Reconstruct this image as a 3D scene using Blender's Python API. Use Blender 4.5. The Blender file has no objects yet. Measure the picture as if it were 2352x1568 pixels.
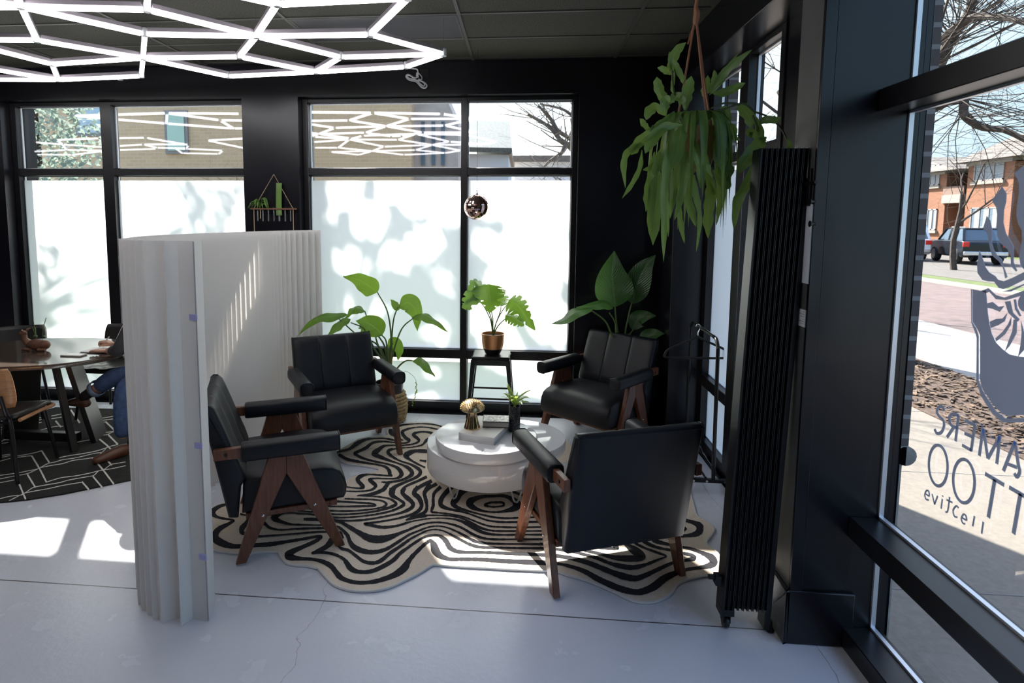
import bpy, math, random
from mathutils import Vector, Matrix
PI = math.pi
LED_EMIT = 3.1
random.seed(7)
S = bpy.context.scene
COL = S.collection
V = Vector

# ------------------------------------------------------------------ camera
W, H = 2352, 1568
FPX, PITCH, YAW, ROLL, PCX, PCY, CZ = 1330.0, 0.09529, 0.08818, 0.00597, 1082.14, 633.33, 1.80
def _ray(u, v):
    cr, sr = math.cos(ROLL), math.sin(ROLL)
    u, v = u*cr + v*sr, -u*sr + v*cr
    cp, sp = math.cos(PITCH), math.sin(PITCH)
    up = -v
    y = cp + up*sp; z = -sp + up*cp; x = u
    c, s = math.cos(YAW), math.sin(YAW)
    return V((x*c - y*s, x*s + y*c, z))
CAMP = V((0, 0, CZ))
def pray(px, py): return _ray((px-PCX)/FPX, (py-PCY)/FPX)
def fl(px, py, z=0.0):
    d = pray(px, py); return CAMP + d*((z-CZ)/d.z)
def bk(px, py, Y):
    d = pray(px, py); return CAMP + d*(Y/d.y)
def rt(px, py, X):
    d = pray(px, py); return CAMP + d*(X/d.x)
cam = bpy.data.cameras.new('camera'); camo = bpy.data.objects.new('camera', cam); COL.objects.link(camo)
f0 = _ray(0, 0); rx = (_ray(1, 0)-f0); dn = (_ray(0, 1)-f0)
M = Matrix((( rx.x, -dn.x, -f0.x, 0), (rx.y, -dn.y, -f0.y, 0), (rx.z, -dn.z, -f0.z, CZ), (0, 0, 0, 1)))
camo.matrix_world = M
cam.sensor_fit = 'HORIZONTAL'; cam.sensor_width = 36.0; cam.lens = FPX*36.0/W
cam.shift_x = (W/2-PCX)/W; cam.shift_y = (PCY-H/2)/W
cam.clip_start = 0.05; cam.clip_end = 300
cam.dof.use_dof = True; cam.dof.focus_distance = 3.6; cam.dof.aperture_fstop = 4.0
S.camera = camo
S.view_settings.view_transform = 'Standard'; S.view_settings.look = 'None'
S.view_settings.gamma = 1.0; S.view_settings.use_curve_mapping = False
S.view_settings.exposure = 1.45

# ------------------------------------------------------------------ materials
def newmat(name):
    m = bpy.data.materials.new(name); m.use_nodes = True
    nt = m.node_tree; nt.nodes.clear()
    return m, nt
def N(nt, typ, **kw):
    n = nt.nodes.new(typ)
    for k, v in kw.items():
        if hasattr(n, k): setattr(n, k, v)
    return n
def setin(n, **kw):
    for k, v in kw.items():
        k = k.replace('_', ' ')
        if k in n.inputs: n.inputs[k].default_value = v
def rgba(c): return (c[0], c[1], c[2], 1.0)
def mat(name, col, rough=0.5, metal=0.0, var=0.0, scale=8.0, bump=0.0, bscale=60.0, spec=0.5, coat=0.0, col2=None, stretch=None, emit=0.0, trans=0.0):
    m, nt = newmat(name); L = nt.links.new
    out = N(nt, 'ShaderNodeOutputMaterial'); p = N(nt, 'ShaderNodeBsdfPrincipled')
    setin(p, Base_Color=rgba(col), Roughness=rough, Metallic=metal)
    p.inputs['Specular IOR Level'].default_value = spec
    p.inputs['Coat Weight'].default_value = coat
    if emit: p.inputs['Emission Color'].default_value = rgba(col); p.inputs['Emission Strength'].default_value = emit
    tc = N(nt, 'ShaderNodeTexCoord'); vec = tc.outputs['Object']
    if stretch:
        mp = N(nt, 'ShaderNodeMapping'); mp.inputs['Scale'].default_value = stretch; L(vec, mp.inputs['Vector']); vec = mp.outputs[0]
    if var or col2:
        nz = N(nt, 'ShaderNodeTexNoise'); setin(nz, Scale=scale, Detail=5.0); L(vec, nz.inputs['Vector'])
        rp = N(nt, 'ShaderNodeValToRGB')
        c2 = col2 or tuple(max(0, c*(1-var)) for c in col)
        c1 = col if col2 else tuple(min(1, c*(1+var)) for c in col)
        rp.color_ramp.elements[0].position = .33; rp.color_ramp.elements[1].position = .67
        rp.color_ramp.elements[0].color = rgba(c2); rp.color_ramp.elements[1].color = rgba(c1)
        L(nz.outputs['Fac'], rp.inputs['Fac']); L(rp.outputs['Color'], p.inputs['Base Color'])
    if bump:
        nb = N(nt, 'ShaderNodeTexNoise'); setin(nb, Scale=bscale, Detail=3.0); L(vec, nb.inputs['Vector'])
        b = N(nt, 'ShaderNodeBump'); setin(b, Strength=bump, Distance=0.004); L(nb.outputs['Fac'], b.inputs['Height']); L(b.outputs[0], p.inputs['Normal'])
    sh = p.outputs[0]
    if trans:
        t = N(nt, 'ShaderNodeBsdfTranslucent'); t.inputs['Color'].default_value = rgba(col)
        mx = N(nt, 'ShaderNodeMixShader'); mx.inputs[0].default_value = trans; L(sh, mx.inputs[1]); L(t.outputs[0], mx.inputs[2]); sh = mx.outputs[0]
    L(sh, out.inputs['Surface'])
    return m
def glassmat(name, tint=(1, 1, 1), refl=0.09):
    m, nt = newmat(name); L = nt.links.new
    out = N(nt, 'ShaderNodeOutputMaterial'); t = N(nt, 'ShaderNodeBsdfTransparent'); t.inputs[0].default_value = rgba(tint)
    g = N(nt, 'ShaderNodeBsdfGlossy'); g.inputs['Roughness'].default_value = 0.0
    lw = N(nt, 'ShaderNodeLayerWeight'); lw.inputs['Blend'].default_value = 0.5
    pw = N(nt, 'ShaderNodeMath', operation='POWER'); L(lw.outputs['Facing'], pw.inputs[0]); pw.inputs[1].default_value = 5
    ma = N(nt, 'ShaderNodeMath', operation='MULTIPLY_ADD'); L(pw.outputs[0], ma.inputs[0]); ma.inputs[1].default_value = 1-refl; ma.inputs[2].default_value = refl
    mx = N(nt, 'ShaderNodeMixShader'); L(ma.outputs[0], mx.inputs[0]); L(t.outputs[0], mx.inputs[1]); L(g.outputs[0], mx.inputs[2])
    L(mx.outputs[0], out.inputs['Surface'])
    return m
def leafmat(name, col, tcol, col2=None, rough=0.35, tr=0.4, stripe=None, vein=0.0):
    m, nt = newmat(name); L = nt.links.new
    out = N(nt, 'ShaderNodeOutputMaterial'); p = N(nt, 'ShaderNodeBsdfPrincipled'); setin(p, Roughness=rough)
    uv = N(nt, 'ShaderNodeUVMap'); sx = N(nt, 'ShaderNodeSeparateXYZ'); L(uv.outputs[0], sx.inputs[0])
    nz = N(nt, 'ShaderNodeTexNoise'); tc = N(nt, 'ShaderNodeTexCoord'); setin(nz, Scale=9.0, Detail=3.0); L(tc.outputs['Object'], nz.inputs['Vector'])
    rp = N(nt, 'ShaderNodeValToRGB'); rp.color_ramp.elements[0].color = rgba(col2 or tuple(c*.6 for c in col)); rp.color_ramp.elements[1].color = rgba(col)
    rp.color_ramp.elements[0].position = .35; rp.color_ramp.elements[1].position = .65
    L(nz.outputs['Fac'], rp.inputs['Fac']); c = rp.outputs['Color']
    # midrib and side veins across the blade
    ab = N(nt, 'ShaderNodeMath', operation='SUBTRACT'); L(sx.outputs[0], ab.inputs[0]); ab.inputs[1].default_value = .5
    aa = N(nt, 'ShaderNodeMath', operation='ABSOLUTE'); L(ab.outputs[0], aa.inputs[0])
    if stripe:
        gt = N(nt, 'ShaderNodeMath', operation='GREATER_THAN'); L(aa.outputs[0], gt.inputs[0]); gt.inputs[1].default_value = stripe[1]
        mx = N(nt, 'ShaderNodeMixRGB'); L(gt.outputs[0], mx.inputs[0]); L(c, mx.inputs[1]); mx.inputs[2].default_value = rgba(stripe[0]); c = mx.outputs[0]
    lt = N(nt, 'ShaderNodeMath', operation='LESS_THAN'); L(aa.outputs[0], lt.inputs[0]); lt.inputs[1].default_value = .025
    mm = N(nt, 'ShaderNodeMixRGB', blend_type='SCREEN'); L(lt.outputs[0], mm.inputs[0]); L(c, mm.inputs[1]); mm.inputs[2].default_value = (.08, .12, .04, 1); c = mm.outputs[0]
    if vein:
        w = N(nt, 'ShaderNodeMath', operation='MULTIPLY_ADD'); L(aa.outputs[0], w.inputs[0]); w.inputs[1].default_value = -.6; L(sx.outputs[1], w.inputs[2])
        ml = N(nt, 'ShaderNodeMath', operation='MULTIPLY'); L(w.outputs[0], ml.inputs[0]); ml.inputs[1].default_value = vein
        sn = N(nt, 'ShaderNodeMath', operation='SINE'); L(ml.outputs[0], sn.inputs[0])
        b = N(nt, 'ShaderNodeBump'); setin(b, Strength=.35, Distance=.004); L(sn.outputs[0], b.inputs['Height']); L(b.outputs[0], p.inputs['Normal'])
    L(c, p.inputs['Base Color'])
    t = N(nt, 'ShaderNodeBsdfTranslucent'); t.inputs['Color'].default_value = rgba(tcol)
    mx = N(nt, 'ShaderNodeMixShader'); mx.inputs[0].default_value = tr; L(p.outputs[0], mx.inputs[1]); L(t.outputs[0], mx.inputs[2])
    L(mx.outputs[0], out.inputs['Surface'])
    return m
def brickmat(name, c1, c2, mortar, bw=.2, bh=.067, ms=.012, axis='XZ', rough=.85):
    m, nt = newmat(name); L = nt.links.new
    out = N(nt, 'ShaderNodeOutputMaterial'); p = N(nt, 'ShaderNodeBsdfPrincipled'); setin(p, Roughness=rough)
    tc = N(nt, 'ShaderNodeTexCoord'); sp = N(nt, 'ShaderNodeSeparateXYZ'); L(tc.outputs['Object'], sp.inputs[0])
    ad = N(nt, 'ShaderNodeMath', operation='ADD'); L(sp.outputs[0], ad.inputs[0]); L(sp.outputs[1], ad.inputs[1])
    cb = N(nt, 'ShaderNodeCombineXYZ'); L(ad.outputs[0], cb.inputs[0]); L(sp.outputs[2], cb.inputs[1])
    b = N(nt, 'ShaderNodeTexBrick'); setin(b, Scale=1.0, Mortar_Size=ms, Brick_Width=bw, Row_Height=bh, Color1=rgba(c1), Color2=rgba(c2), Mortar=rgba(mortar))
    L(cb.outputs[0], b.inputs['Vector']); L(b.outputs['Color'], p.inputs['Base Color'])
    bp = N(nt, 'ShaderNodeBump'); setin(bp, Strength=.4, Distance=.006); bp.invert = True; L(b.outputs['Fac'], bp.inputs['Height']); L(bp.outputs[0], p.inputs['Normal'])
    L(p.outputs[0], out.inputs['Surface'])
    return m

# ------------------------------------------------------------------ mesh helpers
class MB:
    def __init__(s): s.v = []; s.f = []; s.uv = {}; s.mi = []
    def add(s, vs, fs, mi=0):
        b = len(s.v); s.v += [V(p) for p in vs]
        for f in fs: s.f.append(tuple(i+b for i in f)); s.mi.append(mi)
        return b
    def box(s, x0, x1, y0, y1, z0, z1, mi=0):
        vs = [(x, y, z) for z in (z0, z1) for y in (y0, y1) for x in (x0, x1)]
        s.add(vs, [(0, 2, 3, 1), (4, 5, 7, 6), (0, 1, 5, 4), (2, 6, 7, 3), (0, 4, 6, 2), (1, 3, 7, 5)], mi); return s
    def obox(s, c, ax, ay, az, mi=0):   # oriented box: centre and half vectors
        c = V(c); vs = [c + ax*i + ay*j + az*k for k in (-1, 1) for j in (-1, 1) for i in (-1, 1)]
        s.add(vs, [(0, 2, 3, 1), (4, 5, 7, 6), (0, 1, 5, 4), (2, 6, 7, 3), (0, 4, 6, 2), (1, 3, 7, 5)], mi); return s
    def bar(s, a, b, w, h, up=V((0, 0, 1)), mi=0):
        a, b = V(a), V(b); d = b-a; L = d.length; d.normalize()
        sd = d.cross(up)
        if sd.length < 1e-5: sd = d.cross(V((1, 0, 0)))
        sd.normalize(); u = sd.cross(d)
        return s.obox((a+b)/2, d*L/2, sd*w/2, u*h/2, mi)
    def tube(s, pts, r, n=8, cap=True, mi=0, closed=False):
        pts = [V(p) for p in pts]; k = len(pts)
        rr = r if isinstance(r, (list, tuple)) else [r]*k
        prev = None; rings = []
        for i, p in enumerate(pts):
            if closed: t = pts[(i+1) % k]-pts[(i-1) % k]
            else: t = pts[min(i+1, k-1)]-pts[max(i-1, 0)]
            if t.length < 1e-9: t = V((0, 0, 1))
            t.normalize()
            if prev is None:
                prev = t.orthogonal().normalized()
            prev = prev - t*prev.dot(t)
            if prev.length < 1e-6: prev = t.orthogonal()
            prev.normalize(); b = t.cross(prev)
            rings.append([p + (prev*math.cos(2*PI*j/n) + b*math.sin(2*PI*j/n))*rr[i] for j in range(n)])
        base = len(s.v)
        for rg in rings: s.v += rg
        m = k if closed else k-1
        for i in range(m):
            i2 = (i+1) % k
            for j in range(n):
                s.f.append((base+i*n+j, base+i*n+(j+1) % n, base+i2*n+(j+1) % n, base+i2*n+j)); s.mi.append(mi)
        if cap and not closed:
            s.f.append(tuple(base+j for j in reversed(range(n)))); s.mi.append(mi)
            s.f.append(tuple(base+(k-1)*n+j for j in range(n))); s.mi.append(mi)
        return s
    def lathe(s, prof, c=(0, 0, 0), n=32, mi=0, cap=True):
        c = V(c); base = len(s.v); k = len(prof)
        for r, z in prof:
            for j in range(n): s.v.append(c + V((r*math.cos(2*PI*j/n), r*math.sin(2*PI*j/n), z)))
        for i in range(k-1):
            for j in range(n):
                s.f.append((base+i*n+j, base+i*n+(j+1) % n, base+(i+1)*n+(j+1) % n, base+(i+1)*n+j)); s.mi.append(mi)
        if cap:
            s.f.append(tuple(base+j for j in reversed(range(n)))); s.mi.append(mi)
            s.f.append(tuple(base+(k-1)*n+j for j in range(n))); s.mi.append(mi)
        return s
    def prism(s, pts, d, mi=0):   # polygon of 3D points extruded by vector d
        pts = [V(p) for p in pts]; n = len(pts); d = V(d); b = len(s.v)
        s.v += pts + [p+d for p in pts]
        s.f.append(tuple(b+i for i in reversed(range(n)))); s.mi.append(mi)
        s.f.append(tuple(b+n+i for i in range(n))); s.mi.append(mi)
        for i in range(n):
            j = (i+1) % n; s.f.append((b+i, b+j, b+n+j, b+n+i)); s.mi.append(mi)
        return s
    def ico(s, c, r, sq=(1, 1, 1), n=10, m=7, mi=0):
        c = V(c); prof = []
        b = len(s.v)
        for i in range(m+1):
            th = PI*i/m
            for j in range(n):
                s.v.append(c + V((r*sq[0]*math.sin(th)*math.cos(2*PI*j/n), r*sq[1]*math.sin(th)*math.sin(2*PI*j/n), -r*sq[2]*math.cos(th))))
        for i in range(m):
            for j in range(n):
                s.f.append((b+i*n+j, b+i*n+(j+1) % n, b+(i+1)*n+(j+1) % n, b+(i+1)*n+j)); s.mi.append(mi)
        return s
    def ribbon(s, pts, w, nrm=V((0, 0, 1)), th=0.0, mi=0):
        pts = [V(p) for p in pts]; k = len(pts); ww = w if isinstance(w, (list, tuple)) else [w]*k
        b = len(s.v)
        for i, p in enumerate(pts):
            t = pts[min(i+1, k-1)]-pts[max(i-1, 0)]
            sd = t.cross(nrm)
            if sd.length < 1e-9: sd = V((1, 0, 0))
            sd.normalize(); s.v += [p-sd*ww[i]/2, p+sd*ww[i]/2]
        for i in range(k-1):
            s.f.append((b+2*i, b+2*i+1, b+2*i+3, b+2*i+2)); s.mi.append(mi)
        return s
    def leaf(s, pts, wid, nrm, fold=.25, wave=0.0, wf=5.0, nw=3, nseg=14, prof='paddle', notch=0, mi=0, droop=0.0):
        pts = smooth(pts, nseg); k = len(pts); base = len(s.v); nrm = V(nrm)
        ph = random.uniform(0, 6)
        for i, p in enumerate(pts):
            u = i/(k-1)
            t = (pts[min(i+1, k-1)]-pts[max(i-1, 0)]).normalized()
            sd = t.cross(nrm)
            if sd.length < 1e-4: sd = t.orthogonal()
            sd.normalize(); up = sd.cross(t)
            if prof == 'paddle': w = max(.02, math.sin(PI*u**.78)**.9*(1-.25*u)) if 0 < u < 1 else 0.02
            elif prof == 'strap': w = min(1, u*3.5+.15)*(1+.10*math.sin(u*23+ph))*(1 if u < .62 else max(.03, math.cos((u-.62)/.38*PI/2)**.85))
            elif prof == 'lance': w = max(.03, (math.sin(PI*min(1, u**.6)))**1.0) if u < 1 else .03
            elif prof == 'heart': w = max(.02, math.sin(PI*u**.55)**.75) if 0 < u < 1 else .03
            else: w = 1
            if notch:
                q = (u*notch) % 1
                nf = 1.0 if q < .62 or u < .12 or u > .93 else .32
            else: nf = 1.0
            for j in range(-nw, nw+1):
                a = j/nw; h = abs(a)
                x = a*w*wid/2
                if notch and h > .34: x = (.34 + (h-.34)*nf)*(1 if a > 0 else -1)*w*wid/2
                q = p + sd*x + up*(fold*abs(x) - droop*x*x/max(wid, .01)) + up*(wave*math.sin(wf*u*2*PI+ph+(1.3 if a > 0 else 0))*h*h*wid)
                s.v.append(q); s.uv[len(s.v)-1] = (.5+a/2, u)
        n = 2*nw+1
        for i in range(k-1):
            for j in range(n-1):
                s.f.append((base+i*n+j, base+i*n+j+1, base+(i+1)*n+j+1, base+(i+1)*n+j)); s.mi.append(mi)
        return s
    def build(s, name, m, parent=None, local=False, smooth=True, angle=40, bevel=0.0, seg=2, subsurf=0, solid=0.0):
        vs = s.v
        if parent is not None and not local:
            inv = MW[parent.name].inverted(); vs = [inv @ p for p in vs]
        me = bpy.data.meshes.new(name); me.from_pydata([tuple(p) for p in vs], [], s.f)
        if s.uv:
            l = me.uv_layers.new(name='UVMap')
            for lp in me.loops: l.data[lp.index].uv = s.uv.get(lp.vertex_index, (.5, .5))
        ms = m if isinstance(m, (list, tuple)) else [m]
        for q in ms: me.materials.append(q)
        if len(ms) > 1:
            for p, i in zip(me.polygons, s.mi): p.material_index = i
        me.validate(); 
        import bmesh
        bm = bmesh.new(); bm.from_mesh(me); bmesh.ops.remove_doubles(bm, verts=bm.verts, dist=1e-6)
        bmesh.ops.recalc_face_normals(bm, faces=bm.faces); bm.to_mesh(me); bm.free()
        if smooth:
            for p in me.polygons: p.use_smooth = True
            me.set_sharp_from_angle(angle=math.radians(angle))
        o = bpy.data.objects.new(name, me); COL.objects.link(o)
        if parent is not None: o.parent = parent; MW[o.name] = MW[parent.name].copy()
        else: MW[o.name] = Matrix.Identity(4)
        if solid:
            q = o.modifiers.new('solid', 'SOLIDIFY'); q.thickness = solid; q.offset = 0
        if bevel:
            q = o.modifiers.new('bevel', 'BEVEL'); q.width = bevel; q.segments = seg; q.limit_method = 'ANGLE'; q.angle_limit = math.radians(35)
        if subsurf:
            q = o.modifiers.new('sub', 'SUBSURF'); q.levels = subsurf; q.render_levels = subsurf
        return o
MW = {}
def smooth(pts, n):
    pts = [V(p) for p in pts]
    if len(pts) < 3:
        return [pts[0].lerp(pts[-1], i/n) for i in range(n+1)]
    P = [pts[0]*2-pts[1]] + pts + [pts[-1]*2-pts[-2]]
    k = len(pts)-1; out = []
    for i in range(n+1):
        t = i/n*k; a = min(int(t), k-1); u = t-a
        p0, p1, p2, p3 = P[a], P[a+1], P[a+2], P[a+3]
        out.append(.5*((2*p1) + (p2-p0)*u + (2*p0-5*p1+4*p2-p3)*u*u + (3*p1-p0-3*p2+p3)*u**3))
    return out
def tagit(o, label=None, cat=None, group=None, kind=None):
    if label: o['label'] = label
    if cat: o['category'] = cat
    if group: o['group'] = group
    if kind: o['kind'] = kind
    return o
def thing(name, label, cat, loc=(0, 0, 0), rz=0.0, group=None):
    o = bpy.data.objects.new(name, None); COL.objects.link(o); o.empty_display_size = .1
    o.location = loc; o.rotation_euler = (0, 0, rz)
    MW[o.name] = Matrix.Translation(V(loc)) @ Matrix.Rotation(rz, 4, 'Z')
    return tagit(o, label, cat, group)
def struct(name, parent_loc=None):
    o = bpy.data.objects.new(name, None); COL.objects.link(o); o.empty_display_size = .1
    o['kind'] = 'structure'; MW[o.name] = Matrix.Identity(4)
    return o
def dup(root, loc, rz, label, group=None):
    r = root.copy(); COL.objects.link(r); r.location = loc; r.rotation_euler = (0, 0, rz)
    MW[r.name] = Matrix.Translation(V(loc)) @ Matrix.Rotation(rz, 4, 'Z')
    r['label'] = label
    if group: r['group'] = group
    for ch in list(root.children):
        c = ch.copy(); COL.objects.link(c); c.parent = r
        for g in list(ch.children):
            e = g.copy(); COL.objects.link(e); e.parent = c
    return r
def font_mesh(txt, size, name='lettering'):
    cu = bpy.data.curves.new(name, 'FONT'); cu.body = txt; cu.size = size; cu.align_x = 'CENTER'
    return cu

# shared materials
BLACKW = mat('black wall paint', (.0055, .0055, .009), .27, var=.25, scale=3, bump=.04, bscale=90, spec=.5)
FRAME = mat('black window frame', (.008, .008, .010), .32, var=.2, scale=10)
LEATHER = mat('black leather', (.0065, .0075, .012), .44, bump=.12, bscale=420, var=.15, scale=5, spec=.38)
WOOD = mat('walnut', (.20, .075, .038), .38, col2=(.11, .036, .018), scale=6, stretch=(14, 14, 1.5), coat=.15)
METALB = mat('black metal', (.012, .012, .014), .3, metal=.3)
STEEL = mat('steel', (.7, .7, .72), .22, metal=1)
WHITEGL = mat('white gloss lacquer', (.86, .86, .88), .06, coat=.3)
PAPER = mat('white paper', (.82, .81, .8), .7)
CLEAR = glassmat('window glass', (.97, .98, .98), .11)
FILM = None
SKY_STRENGTH, SUN_ENERGY = 1.0, 8.5
# ------------------------------------------------------------------ world, sun
GY, GX = 5.365, 1.49           # glass planes of the back and right walls
SUND = V((.59, -.98, -1.0)).normalized()
w = bpy.data.worlds.new('sky'); S.world = w; w.use_nodes = True
nt = w.node_tree; nt.nodes.clear(); L = nt.links.new
out = N(nt, 'ShaderNodeOutputWorld'); bg = N(nt, 'ShaderNodeBackground'); tc = N(nt, 'ShaderNodeTexCoord')
sp = N(nt, 'ShaderNodeSeparateXYZ'); L(tc.outputs['Generated'], sp.inputs[0])
rp = N(nt, 'ShaderNodeValToRGB'); e = rp.color_ramp.elements
e[0].position = 0.0; e[0].color = (.27, .36, .41, 1); e[1].position = .75; e[1].color = (.24, .38, .70, 1)
e2 = rp.color_ramp.elements.new(.22); e2.color = (.20, .33, .43, 1)
L(sp.outputs[2], rp.inputs[0])
dt = N(nt, 'ShaderNodeVectorMath', operation='DOT_PRODUCT'); L(tc.outputs['Generated'], dt.inputs[0]); dt.inputs[1].default_value = tuple(-SUND)
mx = N(nt, 'ShaderNodeMath', operation='MAXIMUM'); L(dt.outputs['Value'], mx.inputs[0]); mx.inputs[1].default_value = 0
pw = N(nt, 'ShaderNodeMath', operation='POWER'); L(mx.outputs[0], pw.inputs[0]); pw.inputs[1].default_value = 2.5
sc = N(nt, 'ShaderNodeVectorMath', operation='SCALE'); sc.inputs[0].default_value = (1.5, 1.47, 1.4); L(pw.outputs[0], sc.inputs['Scale'])
ad = N(nt, 'ShaderNodeVectorMath', operation='ADD'); L(rp.outputs[0], ad.inputs[0]); L(sc.outputs[0], ad.inputs[1])
L(ad.outputs[0], bg.inputs[0]); bg.inputs[1].default_value = SKY_STRENGTH; L(bg.outputs[0], out.inputs[0])
sl = bpy.data.lights.new('sun', 'SUN'); sl.energy = SUN_ENERGY; sl.angle = math.radians(.8); sl.color = (1.0, .95, .86)
so = bpy.data.objects.new('sun', sl); COL.objects.link(so); so.rotation_euler = SUND.to_track_quat('-Z', 'Y').to_euler(); so.location = (-6, 10, 12)

# ------------------------------------------------------------------ floor, ceiling, walls
def floormat():
    m, nt = newmat('painted concrete'); L = nt.links.new
    out = N(nt, 'ShaderNodeOutputMaterial'); p = N(nt, 'ShaderNodeBsdfPrincipled'); setin(p, Roughness=.27)
    tc = N(nt, 'ShaderNodeTexCoord'); sx = N(nt, 'ShaderNodeSeparateXYZ'); L(tc.outputs['Object'], sx.inputs[0])
    nz = N(nt, 'ShaderNodeTexNoise'); setin(nz, Scale=1.6, Detail=8.0, Roughness=.65); L(tc.outputs['Object'], nz.inputs['Vector'])
    rp = N(nt, 'ShaderNodeValToRGB'); e = rp.color_ramp.elements
    e[0].position = .3; e[0].color = (.68, .705, .79, 1); e[1].position = .7; e[1].color = (.72, .745, .83, 1); L(nz.outputs['Fac'], rp.inputs[0])
    # control joint across the slab and hairline cracks
    nw = N(nt, 'ShaderNodeTexNoise'); setin(nw, Scale=3.0, Detail=6.0); L(tc.outputs['Object'], nw.inputs['Vector'])
    def line(axis, pos, wob, half):
        a = N(nt, 'ShaderNodeMath', operation='SUBTRACT'); L(sx.outputs[axis], a.inputs[0]); a.inputs[1].default_value = pos+.5*wob*-1+.0
        b = N(nt, 'ShaderNodeMath', operation='MULTIPLY_ADD'); L(nw.outputs['Fac'], b.inputs[0]); b.inputs[1].default_value = -wob; L(a.outputs[0], b.inputs[2])
        c = N(nt, 'ShaderNodeMath', operation='ABSOLUTE'); L(b.outputs[0], c.inputs[0])
        d = N(nt, 'ShaderNodeMath', operation='LESS_THAN'); L(c.outputs[0], d.inputs[0]); d.inputs[1].default_value = half
        return d.outputs[0]
    l1 = line(1, 2.517, 0.006, .0035); l2 = line(0, -.93, .25, .0016); l3 = line(0, 1.27, .1, .002)
    a1 = N(nt, 'ShaderNodeMath', operation='MULTIPLY'); L(l2, a1.inputs[0]); a1.inputs[1].default_value = .35
    a3 = N(nt, 'ShaderNodeMath', operation='MULTIPLY'); L(l3, a3.inputs[0]); a3.inputs[1].default_value = .5
    a2 = N(nt, 'ShaderNodeMath', operation='MAXIMUM'); L(l1, a2.inputs[0]); L(a1.outputs[0], a2.inputs[1])
    a4 = N(nt, 'ShaderNodeMath', operation='MAXIMUM'); L(a2.outputs[0], a4.inputs[0]); L(a3.outputs[0], a4.inputs[1])
    # small paint chips
    vo = N(nt, 'ShaderNodeTexVoronoi'); setin(vo, Scale=2.6); L(tc.outputs['Object'], vo.inputs['Vector'])
    ch = N(nt, 'ShaderNodeMath', operation='LESS_THAN'); L(vo.outputs['Distance'], ch.inputs[0]); ch.inputs[1].default_value = .016
    a5 = N(nt, 'ShaderNodeMath', operation='MAXIMUM'); L(a4.outputs[0], a5.inputs[0]); L(ch.outputs[0], a5.inputs[1])
    mxc = N(nt, 'ShaderNodeMixRGB'); L(a5.outputs[0], mxc.inputs[0]); L(rp.outputs[0], mxc.inputs[1]); mxc.inputs[2].default_value = (.10, .10, .11, 1)
    L(mxc.outputs[0], p.inputs['Base Color'])
    n2 = N(nt, 'ShaderNodeTexNoise'); setin(n2, Scale=38.0, Detail=4.0); L(tc.outputs['Object'], n2.inputs['Vector'])
    n3 = N(nt, 'ShaderNodeTexNoise'); setin(n3, Scale=5.0, Detail=5.0); L(tc.outputs['Object'], n3.inputs['Vector'])
    a = N(nt, 'ShaderNodeMath', operation='MULTIPLY_ADD'); L(n3.outputs['Fac'], a.inputs[0]); a.inputs[1].default_value = .0; L(n2.outputs['Fac'], a.inputs[2])
    b = N(nt, 'ShaderNodeBump'); setin(b, Strength=.22, Distance=.004); L(a.outputs[0], b.inputs['Height']); L(b.outputs[0], p.inputs['Normal'])
    rr = N(nt, 'ShaderNodeMapRange'); L(n3.outputs['Fac'], rr.inputs[0]); rr.inputs[3].default_value = .23; rr.inputs[4].default_value = .30; L(rr.outputs[0], p.inputs['Roughness'])
    L(p.outputs[0], out.inputs['Surface']); return m
YB = -2.6
m = MB(); m.box(-10.6, 1.44, YB, 5.21, -.12, 0)
tagit(m.build('floor', floormat()), kind='structure')
def ceilmat():
    m, nt = newmat('ceiling tile'); L = nt.links.new
    out = N(nt, 'ShaderNodeOutputMaterial'); p = N(nt, 'ShaderNodeBsdfPrincipled'); setin(p, Roughness=.9)
    tc = N(nt, 'ShaderNodeTexCoord'); nz = N(nt, 'ShaderNodeTexNoise'); setin(nz, Scale=120.0, Detail=2.0); L(tc.outputs['Object'], nz.inputs['Vector'])
    rp = N(nt, 'ShaderNodeValToRGB'); e = rp.color_ramp.elements; e[0].position = .38; e[0].color = (.018, .018, .014, 1); e[1].position = .52; e[1].color = (.052, .052, .038, 1)
    L(nz.outputs['Fac'], rp.inputs[0]); L(rp.outputs[0], p.inputs['Base Color'])
    b = N(nt, 'ShaderNodeBump'); setin(b, Strength=.5, Distance=.004); L(nz.outputs['Fac'], b.inputs['Height']); L(b.outputs[0], p.inputs['Normal'])
    L(p.outputs[0], out.inputs['Surface']); return m
CZT = 3.20
m = MB(); m.box(-10.6, 1.44, YB, 5.6, CZT, CZT+.25); tagit(m.build('ceiling', ceilmat()), kind='structure')
TEE = mat('ceiling tee paint', (.05, .05, .043), .5)
m = MB()
for k in range(-6, 2):
    x = -.455 + k*1.22
    if x < 1.2: m.box(x-.012, x+.012, YB, 5.2, CZT-.008, CZT+.001)
for k in range(-12, 3):
    y = 4.06 + k*.54
    if y < 5.2: m.box(-10.6, 1.2, y-.011, y+.011, CZT-.007, CZT+.001)
tagit(m.build('trim_1', TEE), kind='structure')
t = thing('ceiling_panel', 'smooth dark unlit panel set in the ceiling grid above the hexagon lights', 'ceiling panel', (-1.065, 4.33, CZT-.004))
m = MB(); m.box(-1.65, -.48, 4.085, 4.575, CZT-.005, CZT-.001); m.build('panel', mat('dark panel', (.02, .02, .022), .45), t)
m = MB(); m.box(-1.66, -.47, 4.075, 4.09, CZT-.008, CZT-.001); m.box(-1.66, -.47, 4.57, 4.585, CZT-.008, CZT-.001); m.box(-1.66, -1.645, 4.09, 4.57, CZT-.008, CZT-.001); m.box(-.485, -.47, 4.09, 4.57, CZT-.008, CZT-.001)
m.build('panel_rim', TEE, t)

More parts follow.
